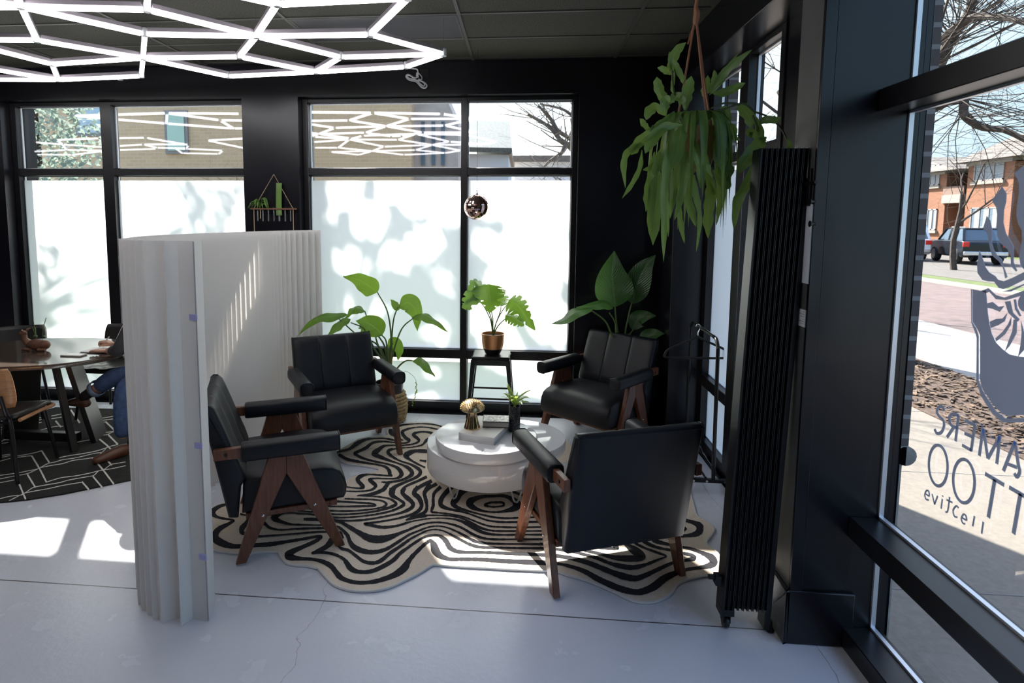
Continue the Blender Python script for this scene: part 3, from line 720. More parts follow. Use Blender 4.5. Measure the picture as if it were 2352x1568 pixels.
# ------------------------------------------------------------------ stool with the monstera
sc_ = V((-.26, 5.03, 0))
t = thing('metal_stool', 'black metal stool with splayed legs holding the copper pot by the window', 'stool', sc_)
m = MB(); m.box(-.165, .165, -.15, .15, .605, .632)
for i in range(len(m.v)): m.v[i] = m.v[i]+sc_
m.build('seat', METALB, t, bevel=.012, seg=3)
m = MB()
for a, b in (((-.165, -.15), (.165, -.15)), ((.165, -.15), (.165, .15)), ((.165, .15), (-.165, .15)), ((-.165, .15), (-.165, -.15))):
    m.bar(sc_+V((a[0]*.97, a[1]*.97, .582)), sc_+V((b[0]*.97, b[1]*.97, .582)), .008, .05)
m.build('apron', METALB, t)
legs = {}
for sx in (-1, 1):
    for sy_ in (-1, 1):
        a = sc_+V((sx*.148, sy_*.133, .60)); b = sc_+V((sx*.205, sy_*.19, 0)); legs[(sx, sy_)] = (a, b)
        m = MB(); m.tube([b, b.lerp(a, .3), b.lerp(a, .7), a], [.014, .017, .024, .030], n=4); m.build('leg', METALB, t, angle=30)
for k0, k1 in (((-1, -1), (1, -1)), ((1, -1), (1, 1)), ((1, 1), (-1, 1)), ((-1, 1), (-1, -1))):
    f = .55 if k0[1] == k1[1] else .62
    a = legs[k0][0].lerp(legs[k0][1], f); b = legs[k1][0].lerp(legs[k1][1], f); m = MB(); m.bar(a, b, .006, .016); m.build('stretcher', METALB, t)
SZ = .632
pc = V((-.248, 5.02, SZ))
t = thing('plant_pot', 'copper pot with a black base holding the monstera on the black stool', 'pot', pc)
MB().lathe([(.05, 0), (.066, .006), (.072, .02), (.085, .05)], pc, 36).build('base', FRAME, t)
MB().lathe([(.085, .05), (.096, .10), (.101, .17), (.103, .182), (.097, .182), (.095, .165)], pc, 36, cap=False).build('body', mat('copper', (.66, .33, .15), .32, metal=.85), t)
MB().lathe([(.001, .160), (.096, .160)], pc, 24, cap=False).build('soil', mat('potting soil', (.05, .035, .025), .95, var=.4, scale=60), t)
MONL = leafmat('monstera leaf', (.05, .17, .035), (.32, .55, .06), (.03, .10, .02), tr=.38, rough=.28)
STEMG = mat('green stem', (.13, .22, .05), .45, trans=.15)
pl = thing('monstera_plant', 'split leaf monstera growing in the copper pot on the stool', 'plant', pc+V((0, 0, .16)))
def P7(x, y, Y): return bk(1000+x/2.6133, 550+y/2.6133, Y)
base = pc+V((0, 0, .16))
for stem, lf, wd, nr in (
    ([base, P7(330, 480, 5.0), P7(290, 400, 4.98), P7(262, 365, 4.97)], [P7(262, 370, 4.97), P7(225, 330, 4.95), P7(190, 390, 4.9), P7(160, 410, 4.88)], .20, V((-.3, -.8, .6))),
    ([base, P7(335, 470, 5.03), P7(305, 400, 5.04), P7(285, 330, 5.05)], [P7(285, 330, 5.05), P7(265, 280, 5.05), P7(235, 250, 5.03), P7(195, 320, 5.0)], .20, V((0, -.4, 1))),
    ([base, P7(345, 480, 4.98), P7(335, 420, 4.96), P7(322, 290, 4.98)], [P7(320, 268, 4.98), P7(322, 310, 4.94), P7(330, 370, 4.91), P7(325, 440, 4.90)], .30, V((.1, -1, .25))),
    ([base, P7(365, 500, 5.03), P7(390, 430, 5.04), P7(395, 380, 5.05)], [P7(360, 310, 5.06), P7(385, 350, 5.05), P7(400, 375, 5.03), P7(428, 390, 5.0)], .24, V((.2, -.5, .9))),
    ([base, P7(365, 500, 5.0), P7(400, 430, 5.0), P7(440, 380, 5.0)], [P7(440, 365, 5.0), P7(490, 390, 4.98), P7(530, 440, 4.95), P7(600, 545, 4.92)], .26, V((.45, -.75, .55))),
    ([base, P7(375, 520, 4.97), P7(415, 480, 4.96), P7(440, 460, 4.95)], [P7(420, 455, 4.95), P7(470, 470, 4.94), P7(510, 500, 4.93), P7(530, 520, 4.92)], .16, V((.1, -.5, .9)))):
    m = MB(); m.tube(smooth(stem, 12), [.006-.0025*i/12 for i in range(13)], n=6); m.build('stem', STEMG, pl)
    m = MB(); m.leaf(lf, wd, nr, fold=-.15, prof='heart', nseg=26, nw=5, notch=6, droop=.2); m.build('leaf', MONL, pl)

# ------------------------------------------------------------------ disco ball
dc = V((-.389, 4.9, 1.911)); R = .107
t = thing('disco_ball', 'rose gold mirrored disco ball hanging on a thin wire before the right window', 'disco ball', dc)
m = MB(); nb = 26
for i in range(nb):
    th0, th1 = PI*i/nb, PI*(i+1)/nb; k = max(4, int(round(52*math.sin((th0+th1)/2))))
    for j in range(k):
        a0, a1 = 2*PI*j/k, 2*PI*(j+1)/k; g = .06; ta, tb = th0+(th1-th0)*g, th1-(th1-th0)*g; aa, ab = a0+(a1-a0)*g, a1-(a1-a0)*g
        m.add([dc+V((math.sin(tt)*math.cos(q), math.sin(tt)*math.sin(q), math.cos(tt)))*R for tt, q in ((ta, aa), (tb, aa), (tb, ab), (ta, ab))], [(0, 1, 2, 3)])
m.build('mirror_tiles', mat('rose gold mirror', (.92, .62, .55), .03, metal=1), t, smooth=False)
MB().ico(dc, R*.985, n=32, m=20).build('core', mat('ball core', (.25, .12, .11), .4), t)
m = MB(); m.lathe([(.012, .0), (.012, .012), (.004, .02), (.003, .04)], dc+V((0, 0, R-.004)), 12); m.build('cap', STEEL, t)
m = MB(); z = dc.z+R+.03
for i in range(3):
    c = V((dc.x, dc.y, z+.02*i+.006)); a = i*PI/2
    m.tube([c+V((math.cos(a)*.005*math.cos(q), math.sin(a)*.005*math.cos(q), .012*math.sin(q))) for q in [2*PI*k/12 for k in range(12)]], .0014, n=5, closed=True)
m.build('chain', STEEL, t)
m = MB(); m.tube([dc+V((0, 0, R+.085)), (dc.x, dc.y, CZT)], .0012, n=5); m.build('wire', METALB, t)

# ------------------------------------------------------------------ test tube hanger on the pier
t = thing('wall_planter', 'wooden hanger of glass test tubes on the dark pier between the windows', 'wall planter', (-2.29, 5.18, 1.88))
Y_ = 5.175
def P2(x, y, Y=Y_): return bk(560+x/8.71, 380+y/8.71, Y)
ROPE = mat('jute cord', (.42, .30, .19), .9)
apex = P2(600, 175); l0, r0 = P2(200, 865), P2(985, 865); zlow = 1.47
m = MB(); m.tube([l0, apex, r0], .004, n=6); m.build('cord', ROPE, t)
WD2 = mat('stained strip', (.20, .09, .05), .5)
TUBE = glassmat('test tube glass', (.95, .97, .97), .12)
tubes = []
for zz in (l0.z, zlow):
    m = MB(); m.box(l0.x-.03, r0.x+.03, Y_-.016, Y_+.016, zz-.007, zz+.007); m.build('bar', WD2, t, bevel=.002)
    for k, xx in enumerate((275, 380, 490, 600, 708, 825, 935)):
        x = P2(xx, 900).x; r = .013 if k == 4 else .0095
        m = MB(); m.lathe([(.002, -.118), (r*.7, -.114), (r, -.105), (r, .008), (r*1.2, .012)], (x, Y_, zz), 14, cap=False); m.build('test_tube', TUBE, t); tubes.append((x, zz))
m = MB(); m.tube([l0, (l0.x, Y_, zlow)], .004, n=6); m.tube([r0, (r0.x, Y_, zlow)], .004, n=6); m.build('side_cord', ROPE, t)
CAC = leafmat('cactus pad', (.20, .34, .09), (.3, .5, .1), (.15, .27, .06), tr=.12)
x = tubes[4][0]
c = thing('cactus_cutting', 'tall flat green cactus cutting standing in the middle test tube', 'plant', (x, Y_, l0.z))
m = MB(); m.leaf([(x, Y_, l0.z-.06), (x, Y_-.003, l0.z+.02), (x+.003, Y_-.004, l0.z+.12), (x+.006, Y_, l0.z+.235)], .052, V((0, -1, 0)), prof='flat', nseg=14, nw=3, fold=.1); m.build('pad', CAC, c, solid=.008)
HERB = leafmat('cutting leaf', (.16, .33, .07), (.35, .55, .1), tr=.35)
random.seed(9)
for zz, xs_, lb in ((l0.z, (275, 380), 'leafy green cutting drooping from the upper left test tubes'), (zlow, (330, 430), 'leafy green cutting in the lower tier just above the white screen')):
    xm = P2(sum(xs_)/2, 900).x
    c = thing('plant_cutting', lb, 'plant', (xm, Y_, zz))
    m = MB(); m.tube([(xm, Y_, zz-.09), (xm+.002, Y_, zz-.03), (xm, Y_-.004, zz+.03)], .003, n=5); m.build('stem', mat('pale root', (.55, .45, .28), .7) if zz == l0.z else STEMG, c)
    for i in range(14):
        a = random.uniform(0, 2*PI); ln = random.uniform(.06, .13); d = V((math.cos(a), -abs(math.sin(a))*.5, 0)); b = V((xm, Y_-.004, zz+.01))
        hh = random.uniform(.03, .09)
        m = MB(); m.leaf([b, b+d*ln*.4+V((0, 0, hh)), b+d*ln*.75+V((0, 0, hh*.85)), b+d*ln+V((0, 0, hh*.2-.02))], random.uniform(.018, .03), V((0, -.4, 1)), prof='lance', nseg=7, nw=1, fold=.2); m.build('leaf', HERB, c)
# ------------------------------------------------------------------ pleated screen
ZP = 1.705
def pz(x, y): return fl(x/3.35, 1100+y/3.35)
front = [pz(1655, 960), pz(1605, 1098), pz(1485, 1070), pz(1395, 1135), pz(1385, 1070), pz(1245, 1115), pz(1225, 1075), pz(1180, 1085), pz(1172, 1050), pz(1135, 1050), pz(1128, 1010), pz(1095, 1010), pz(1088, 965), pz(1066, 968), pz(1062, 925)]
ctrl = [V((-1.80, 2.475, 0)), V((-1.845, 2.56, 0)), V((-1.93, 2.75, 0)), V((-2.03, 3.02, 0)), V((-2.065, 3.3, 0)), V((-2.075, 3.6, 0)), V((-2.065, 3.95, 0)), V((-2.035, 4.35, 0)), V((-1.985, 4.7, 0)), bk(744, 800, 5.03).xy.to_3d()]
cs = smooth(ctrl, 220); path = list(front); acc = 0; k = 0
for i in range(1, len(cs)):
    acc += (cs[i]-cs[i-1]).length
    if acc >= .026:
        tg = (cs[i]-cs[i-1]).normalized(); nn = V((-tg.y, tg.x, 0)); path.append(cs[i]+nn*(.026 if k % 2 else -.026)); acc = 0; k += 1
t = thing('folding_screen', 'tall white pleated paper screen curving in front of the left window', 'room divider', (-1.75, 3.2, 0))
m = MB(); nz_ = 2; b = m.add([V((p.x, p.y, .002+ZP*j/nz_)) for p in path for j in range(nz_+1)], [])
for i in range(len(path)-1):
    for j in range(nz_): a = b+i*(nz_+1)+j; m.f.append((a, a+nz_+1, a+nz_+2, a+1)); m.mi.append(0)
SCREEN = mat('pleated paper', (.94, .92, .90), .75, trans=.32)
m.build('pleated_panel', SCREEN, t, smooth=False, solid=.0022)
e = path[1]; LIL = mat('lilac clip', (.52, .50, .85), .4)
for py in (728, 1023, 1279):
    d = pray(0, 0); q = bk(424 + (py-728)*.067, py, e.y-.002); 
    m = MB(); dx = (path[2]-path[1]).normalized(); m.obox(V((e.x, e.y, q.z))+dx*.016+V((.002, -.004, 0)), dx*.02, V((dx.y, -dx.x, 0))*.003, V((0, 0, .013))); m.build('clip', LIL, t, bevel=.002)
m = MB(); m.bar(path[1]+V((.0, -.0015, .01)), path[1]+V((0, -.0015, ZP)), .004, .004); m.build('edge_strip', mat('grey edge', (.45, .43, .46), .6), t)

# ------------------------------------------------------------------ bird of paradise plants
BOP = leafmat('bird of paradise leaf', (.05, .15, .03), (.36, .60, .06), (.035, .10, .02), tr=.42, rough=.25, vein=120)
BOP2 = leafmat('dark broad leaf', (.045, .14, .035), (.20, .42, .08), (.03, .09, .02), tr=.25, rough=.25, vein=120)
STALK = mat('leaf stalk', (.12, .19, .05), .45, trans=.1)
def Z4(x, y, Y): return bk(660+x/5.2275, 600+y/5.2275, Y)
bc = V((-1.17, 4.98, 0))
t = thing('basket_planter', 'woven basket holding a dark pot behind the left facing armchair', 'basket', bc)
m = MB(); 
for i in range(9):
    z = .02+i*.030; r = .13+.02*math.sin(i/8*PI); m.tube([bc+V(((r+.004*(-1)**j)*math.cos(2*PI*j/40), (r+.004*(-1)**j)*math.sin(2*PI*j/40), z)) for j in range(40)], .016, n=6, closed=True)
m.build('weave', mat('woven seagrass', (.48, .34, .18), .85, col2=(.30, .20, .10), scale=30), t)
MB().lathe([(.11, .01), (.12, .2), (.125, .36), (.118, .36), (.115, .33)], bc, 28, cap=False).build('inner_pot', FRAME, t)
MB().lathe([(.001, .325), (.117, .325)], bc, 20, cap=False).build('soil', mat('dark soil', (.03, .02, .015), .95), t)
pl = thing('bird_of_paradise', 'large bird of paradise plant with broad torn leaves in the basket by the window', 'plant', bc+V((0, 0, .33)))
b0 = bc+V((0, 0, .33))
sp_ = [  # stalk control points, blade control points, blade width, blade normal
 ([Z4(1230, 1250, 5.0), Z4(1245, 900, 5.02), Z4(1200, 600, 5.02), Z4(1082, 372, 5.0)], [Z4(1082, 372, 5.0), Z4(1000, 310, 4.98), Z4(860, 225, 4.96), Z4(672, 178, 4.94)], .33, V((.05, -1, -.25)), .12),
 ([Z4(1240, 1250, 5.02), Z4(1255, 900, 5.04), Z4(1280, 680, 5.05), Z4(1330, 545, 5.05)], [Z4(1335, 540, 5.05), Z4(1460, 500, 5.02), Z4(1545, 620, 4.98), Z4(1565, 840, 4.95)], .30, V((-.2, -.9, .4)), .0),
 ([Z4(1240, 1240, 4.98), Z4(1290, 1030, 4.96), Z4(1380, 800, 4.95), Z4(1520, 675, 4.93)], [Z4(1500, 680, 4.93), Z4(1620, 640, 4.92), Z4(1760, 710, 4.9), Z4(1930, 845, 4.88)], .20, V((.2, -.45, .9)), -.4),
 ([Z4(1335, 545, 5.05), Z4(1320, 560, 5.05)], [Z4(1380, 535, 5.06), Z4(1320, 540, 5.06), Z4(1280, 500, 5.05), Z4(1235, 455, 5.04)], .15, V((0, -.6, .8)), -.2),
 ([Z4(1200, 1240, 5.02), Z4(1160, 1000, 5.0), Z4(1000, 780, 4.98), Z4(930, 600, 4.98)], [Z4(940, 600, 4.98), Z4(850, 555, 4.96), Z4(760, 600, 4.92), Z4(690, 690, 4.9)], .22, V((.1, -.35, 1)), -.3),
 ([Z4(1200, 1240, 4.96), Z4(1080, 1000, 4.92), Z4(850, 890, 4.86), Z4(620, 690, 4.8)], [Z4(720, 640, 4.8), Z4(520, 660, 4.78), Z4(330, 700, 4.76), Z4(105, 912, 4.72)], .19, V((.1, -.55, .8)), -.25),
 ([Z4(1190, 1240, 4.92), Z4(1050, 1060, 4.86), Z4(930, 820, 4.82), Z4(760, 735, 4.8)], [Z4(760, 690, 4.8), Z4(640, 740, 4.78), Z4(540, 830, 4.76), Z4(430, 960, 4.74)], .20, V((-.2, -.6, .8)), -.2),
 ([Z4(1215, 1240, 4.95), Z4(1200, 1060, 4.9), Z4(1180, 940, 4.86), Z4(1125, 880, 4.84)], [Z4(1140, 885, 4.84), Z4(1060, 800, 4.83), Z4(960, 740, 4.83), Z4(820, 715, 4.84)], .34, V((.1, -1, .2)), .1),
 ([Z4(1220, 1240, 5.0), Z4(1220, 1120, 5.02), Z4(1230, 1030, 5.04), Z4(1270, 985, 5.05)], [Z4(1200, 1010, 5.06), Z4(1280, 990, 5.05), Z4(1340, 1060, 5.04), Z4(1330, 1195, 5.02)], .22, V((-.1, -1, .2)), 0),
 ([Z4(1250, 1400, 4.95), Z4(1330, 1270, 4.92), Z4(1420, 1195, 4.9), Z4(1500, 1190, 4.88)], [Z4(1500, 1190, 4.88), Z4(1600, 1190, 4.86), Z4(1690, 1290, 4.84), Z4(1775, 1385, 4.82)], .17, V((.3, -.5, .8)), -.3),
 ([Z4(1180, 1240, 5.0), Z4(1080, 980, 5.02), Z4(1055, 870, 5.03), Z4(1040, 840, 5.03)], [Z4(1060, 850, 5.05), Z4(960, 850, 5.06), Z4(900, 800, 5.06), Z4(850, 800, 5.05)], .16, V((0, -.6, .8)), 0)]
random.seed(31)
for st, bl, wd, nr, fo in sp_:
    s0 = [b0+V((random.uniform(-.02, .02), random.uniform(-.02, .02), 0)), b0+V((random.uniform(-.03, .03), 0, .12))]
    if len(st) > 2: m = MB(); m.tube(smooth(s0+st, 24), [.012-.007*i/24 for i in range(25)], n=7); m.build('stalk', STALK, pl)
    m = MB(); m.leaf(bl, wd*.64, nr, fold=fo, prof='paddle', nseg=28, nw=4, wave=.05, wf=2.6); m.build('leaf', BOP, pl)
m = MB(); m.tube(smooth([b0, b0+V((.01, 0, .15)), b0+V((.03, -.01, .30))], 10), [.02, .02, .02, .019, .018, .016, .014, .012, .010, .008, .006], n=8); m.build('sheath', mat('brown sheath', (.30, .17, .07), .6), pl)
tr_ = thing('trailing_vine', 'thin trailing vine with tiny leaves drooping from the basket beside the armchair', 'plant', b0+V((.1, 0, 0)))
vp = smooth([b0+V((.10, -.02, .0)), Z4(1400, 1328, 4.96), Z4(1480, 1350, 4.96), Z4(1540, 1420, 4.96), Z4(1548, 1530, 4.96), bk(955, 905, 4.96), bk(946, 930, 4.96)], 40)
m = MB(); m.tube(vp, .0016, n=5); m.build('stem', STEMG, tr_)
LIME = leafmat('lime leaf', (.35, .55, .08), (.6, .8, .1), tr=.45)
for i in range(22, 41, 1):
    p = vp[i]; m = MB(); d = V((random.choice((-1, 1))*.012, -.004, random.uniform(-.012, .004)))
    m.leaf([p, p+d*.5, p+d], .010, V((0, -1, .2)), prof='heart', nseg=5, nw=1); m.build('leaf', LIME, tr_)

# corner plant
cc = V((1.01, 5.03, 0))
t = thing('plant_pot', 'tall dark pot in the corner behind the right facing armchair', 'pot', cc)
MB().lathe([(.10, 0), (.12, .01), (.14, .36), (.145, .38), (.135, .38), (.13, .34)], cc, 32, cap=False).build('body', FRAME, t)
MB().lathe([(.001, .335), (.131, .335)], cc, 20, cap=False).build('soil', mat('corner soil', (.03, .02, .015), .95), t)
pl = thing('corner_plant', 'dark green broad leaved plant in the black corner behind the right facing armchair', 'plant', cc+V((0, 0, .34)))
def P7b(x, y, Y): return bk(1000+x/2.6133, 550+y/2.6133, Y+.08)
b0 = cc+V((0, 0, .34))
for st, bl, wd, nr, fo in (
 ([P7b(1105, 590, 4.96), P7b(1085, 480, 4.95), P7b(1078, 400, 4.95)], [P7b(1080, 405, 4.95), P7b(1070, 310, 4.94), P7b(1062, 200, 4.94), P7b(1075, 68, 4.95)], .36, V((0, -1, .05)), .22),
 ([P7b(1142, 600, 4.98), P7b(1155, 480, 4.99), P7b(1180, 375, 5.0)], [P7b(1185, 385, 5.0), P7b(1200, 300, 4.99), P7b(1250, 180, 4.98), P7b(1322, 92, 4.97)], .25, V((-.25, -1, .1)), .15),
 ([P7b(1070, 590, 4.9), P7b(1020, 490, 4.86), P7b(930, 420, 4.82)], [P7b(945, 418, 4.82), P7b(850, 430, 4.78), P7b(780, 480, 4.75), P7b(692, 510, 4.72)], .14, V((-.1, -.5, .9)), -.2),
 ([P7b(1095, 590, 4.92), P7b(1080, 500, 4.9), P7b(1045, 440, 4.88)], [P7b(1068, 410, 4.88), P7b(1010, 385, 4.87), P7b(940, 395, 4.86), P7b(845, 405, 4.85)], .13, V((0, -.55, .8)), -.2),
 ([P7b(1155, 600, 4.98), P7b(1170, 565, 5.0), P7b(1190, 540, 5.02)], [P7b(1180, 540, 5.02), P7b(1215, 480, 5.02), P7b(1260, 460, 4.98), P7b(1325, 457, 4.95)], .18, V((0, -.8, .7)), .0),
 ([P7b(1160, 620, 4.95), P7b(1200, 620, 4.93), P7b(1230, 610, 4.92)], [P7b(1225, 610, 4.92), P7b(1280, 580, 4.91), P7b(1325, 570, 4.86), P7b(1378, 566, 4.78)], .16, V((.1, -.8, .6)), -.1)):
    m = MB(); m.tube(smooth([b0, b0+V((-.01, .01, .15))]+st, 20), [.012-.006*i/20 for i in range(21)], n=7); m.build('stalk', STALK, pl)
    m = MB(); m.leaf(bl, wd, nr, fold=fo, prof='paddle', nseg=24, nw=4, wave=.02, wf=2.2); m.build('leaf', BOP2, pl)

# ------------------------------------------------------------------ hanging planter
HY = 2.75
hc = V((.766, HY, 2.03))
TERRA = mat('brown hanging pot', (.34, .20, .08), .5, col2=(.24, .13, .05), scale=4)
t = thing('hanging_pot', 'brown pot in rope slings hanging from the ceiling near the right window', 'hanging pot', hc)
MB().lathe([(.06, 0), (.072, .006), (.088, .06), (.098, .15), (.102, .19), (.095, .19), (.09, .16)], hc, 32, cap=False).build('body', TERRA, t)
MB().lathe([(.001, .0), (.061, .0)], hc, 20, cap=False).build('base', TERRA, t)
MB().lathe([(.001, .165), (.094, .165)], hc, 20, cap=False).build('soil', mat('hanging soil', (.03, .025, .015), .95), t)
HR = mat('rust brown leather cord', (.36, .15, .08), .6)
kn = bk(1598, 32, HY)
for i, (dx, dy) in enumerate(((-.085, -.03), (.03, -.085), (.085, .04))):
    m = MB(); m.tube(smooth([kn, kn.lerp(hc+V((dx, dy, .19)), .6), hc+V((dx, dy, .19)), hc+V((dx*.86, dy*.86, .05)), hc+V((0, 0, -.01))], 20), .0045, n=6); m.build('cord', HR, t)
m = MB(); m.tube(smooth([kn+V((0, 0, -.05)), kn+V((.004, -.004, .0)), kn+V((0, 0, .03)), kn+V((.005, 0, .12)), (kn.x, kn.y, CZT)], 14), [.010, .013, .015, .015, .014, .013, .011, .009, .008, .008, .007, .007, .007, .007, .007], n=7); m.build('knot', HR, t)
m = MB(); m.tube([kn+V((0, 0, -.04)), kn+V((-.02, 0, -.09)), kn+V((-.03, -.002, -.13)), kn+V((-.015, 0, -.08))], .0035, n=6); m.build('tassel', HR, t)
MB().lathe([(.014, 0), (.014, .03), (.022, .05)], (kn.x, kn.y, CZT-.05), 12).build('ceiling_hook', METALB, t)
HL = leafmat('orchid cactus leaf', (.13, .24, .07), (.34, .50, .10), (.08, .17, .045), tr=.30, rough=.38)
pl = thing('hanging_plant', 'orchid cactus with long strap leaves spilling from the hanging brown pot', 'plant', hc+V((0, 0, .17)))
def Z4h(x, y, Y): return bk(1400+x/2.6133, 50+y/2.6133, Y)
cr = hc+V((0, 0, .20))
NF = V((0, -1, .1))
lv = [  # (points in the photo's plane, depth list, width)
 ([(390, 545), (330, 620), (250, 720), (215, 790)], (2.68, 2.6, 2.56, 2.55), .075), ([(440, 600), (420, 700), (400, 800), (355, 900)], (2.62, 2.58, 2.57, 2.58), .085),
 ([(350, 720), (335, 900), (325, 1150), (325, 1440)], (2.6, 2.56, 2.56, 2.56), .050), ([(440, 760), (400, 900), (380, 1050), (365, 1180)], (2.66, 2.62, 2.62, 2.63), .042),
 ([(470, 770), (460, 900), (430, 1050), (390, 1190)], (2.6, 2.57, 2.56, 2.57), .048), ([(500, 680), (520, 800), (540, 900), (545, 1000)], (2.62, 2.58, 2.57, 2.58), .055),
 ([(540, 690), (570, 800), (590, 880), (620, 940)], (2.66, 2.62, 2.6, 2.6), .045), ([(640, 580), (670, 700), (660, 800), (680, 900)], (2.72, 2.66, 2.62, 2.6), .10),
 ([(680, 600), (700, 700), (700, 850), (715, 970)], (2.76, 2.7, 2.68, 2.66), .075), ([(330, 620), (200, 700), (140, 770), (128, 800)], (2.7, 2.66, 2.62, 2.6), .065),
 ([(220, 730), (120, 770), (85, 850), (95, 1000)], (2.66, 2.62, 2.6, 2.6), .042), ([(195, 770), (180, 880), (130, 980), (75, 1060)], (2.68, 2.66, 2.66, 2.67), .032),
 ([(270, 780), (250, 900), (230, 1030), (218, 1140)], (2.68, 2.64, 2.64, 2.65), .045), ([(290, 880), (290, 1000), (270, 1180), (260, 1340)], (2.63, 2.6, 2.6, 2.6), .085),
 ([(255, 900), (245, 1050), (240, 1180), (240, 1280)], (2.66, 2.63, 2.63, 2.63), .034), ([(310, 850), (330, 1000), (345, 1150), (352, 1290)], (2.72, 2.7, 2.7, 2.7), .036),
 ([(430, 900), (460, 1000), (490, 1130), (520, 1230)], (2.72, 2.7, 2.7, 2.7), .052), ([(410, 1000), (415, 1130), (430, 1230), (450, 1330)], (2.74, 2.72, 2.72, 2.72), .040),
 ([(500, 900), (525, 1050), (540, 1200), (520, 1380)], (2.64, 2.62, 2.62, 2.62), .036), ([(510, 920), (500, 1000), (530, 1090), (545, 1200)], (2.7, 2.68, 2.68, 2.68), .042),
 ([(600, 950), (600, 1060), (590, 1180), (590, 1300)], (2.74, 2.72, 2.72, 2.72), .072), ([(640, 880), (655, 1000), (655, 1120), (640, 1220)], (2.8, 2.78, 2.78, 2.78), .036),
 ([(580, 860), (600, 950), (620, 1030), (630, 1090)], (2.78, 2.76, 2.75, 2.75), .055), ([(620, 890), (670, 940), (700, 980), (720, 920)], (2.66, 2.64, 2.63, 2.64), .060),
 ([(770, 500), (800, 520), (840, 580), (850, 640)], (2.72, 2.7, 2.68, 2.68), .085), ([(870, 560), (900, 650), (910, 720), (925, 740)], (2.7, 2.66, 2.64, 2.64), .050),
 ([(940, 690), (880, 750), (820, 830), (775, 910)], (2.66, 2.6, 2.58, 2.58), .085), ([(850, 700), (840, 660), (880, 680), (900, 670)], (2.72, 2.72, 2.72, 2.72), .05),
 ([(870, 840), (830, 970), (770, 1080), (745, 1250)], (2.64, 2.6, 2.6, 2.6), .062), ([(885, 890), (890, 960), (880, 1020), (865, 1080)], (2.62, 2.6, 2.6, 2.6), .040),
 ([(900, 605), (940, 590), (990, 590), (1030, 575)], (2.66, 2.62, 2.6, 2.6), .050), ([(350, 490), (310, 440), (290, 380), (284, 330)], (2.72, 2.7, 2.69, 2.69), .062),
 ([(380, 300), (375, 250), (400, 180), (460, 122)], (2.76, 2.74, 2.73, 2.72), .065), ([(375, 300), (350, 300), (320, 285), (288, 275)], (2.74, 2.72, 2.7, 2.69), .045),
 ([(375, 300), (365, 260), (360, 220), (360, 175)], (2.76, 2.74, 2.74, 2.74), .022), ([(460, 385), (430, 330), (400, 270), (383, 222)], (2.74, 2.72, 2.7, 2.69), .045),
 ([(455, 530), (460, 450), (475, 390), (492, 325)], (2.66, 2.64, 2.63, 2.62), .072), ([(385, 440), (375, 400), (380, 350), (390, 290)], (2.75, 2.75, 2.75, 2.75), .028),
 ([(560, 450), (570, 410), (585, 370), (590, 320)], (2.8, 2.8, 2.8, 2.8), .045), ([(590, 430), (615, 390), (630, 340), (628, 288)], (2.72, 2.7, 2.68, 2.68), .040),
 ([(620, 400), (680, 320), (750, 250), (855, 168)], (2.7, 2.64, 2.6, 2.56), .055), ([(600, 440), (640, 400), (670, 370), (700, 345)], (2.68, 2.66, 2.65, 2.65), .018),
 ([(620, 430), (690, 425), (750, 400), (815, 366)], (2.7, 2.68, 2.66, 2.66), .055), ([(640, 370), (700, 290), (740, 230), (780, 178)], (2.74, 2.7, 2.68, 2.66), .014),
 ([(340, 560), (280, 520), (240, 540), (220, 590)], (2.68, 2.64, 2.62, 2.62), .070), ([(370, 490), (340, 470), (330, 510), (340, 560)], (2.62, 2.6, 2.6, 2.62), .065),
 ([(250, 650), (215, 630), (195, 605), (182, 580)], (2.64, 2.62, 2.61, 2.6), .045), ([(360, 490), (400, 450), (430, 470), (420, 500)], (2.7, 2.66, 2.64, 2.64), .06),
 ([(390, 540), (300, 620), (270, 640), (240, 660)], (2.66, 2.62, 2.6, 2.6), .05), ([(440, 620), (330, 630), (260, 680), (210, 720)], (2.6, 2.56, 2.54, 2.54), .050),
 ([(660, 560), (690, 530), (700, 580), (680, 600)], (2.72, 2.7, 2.7, 2.7), .06), ([(690, 610), (740, 640), (745, 690), (785, 712)], (2.74, 2.72, 2.7, 2.7), .045),
 ([(640, 880), (690, 900), (720, 880), (725, 940)], (2.64, 2.62, 2.62, 2.62), .06), ([(360, 720), (300, 800), (260, 870), (200, 890)], (2.7, 2.68, 2.66, 2.66), .05),
 ([(300, 780), (290, 840), (280, 900), (300, 900)], (2.62, 2.6, 2.6, 2.6), .06), ([(250, 900), (230, 980), (220, 1060), (216, 1100)], (2.72, 2.7, 2.7, 2.7), .04)]
random.seed(13)
for pts, ys, wd in lv:
    p = [Z4h(a, b, y) for (a, b), y in zip(pts, ys)]
    nr = (NF + V((random.uniform(-.45, .45), 0, random.uniform(-.2, .3)))).normalized()
    m = MB(); m.leaf(p, wd*.66, nr, fold=random.uniform(.1, .4), prof='strap', nseg=24, nw=2, wave=.05, wf=2.5); m.build('leaf', HL, pl)
for i in range(28):
    a = random.uniform(0, 2*PI); o = V((math.cos(a)*.09, math.sin(a)*.09, 0)); out_ = random.uniform(.03, .15); ln = random.uniform(.2, .5)
    p = [cr+o*.5, cr+o*1.2+V((0, 0, .05)), cr+o*(1.3+out_*5)+V((0, 0, -.05)), cr+o*(1.4+out_*6)+V((0, 0, -ln))]
    m = MB(); m.leaf(p, random.uniform(.018, .034), o+V((0, 0, .3)), fold=.25, prof='strap', nseg=12, nw=2, wave=.05, wf=2.5); m.build('leaf', HL, pl)
VINE = mat('dark stem', (.05, .07, .025), .5)
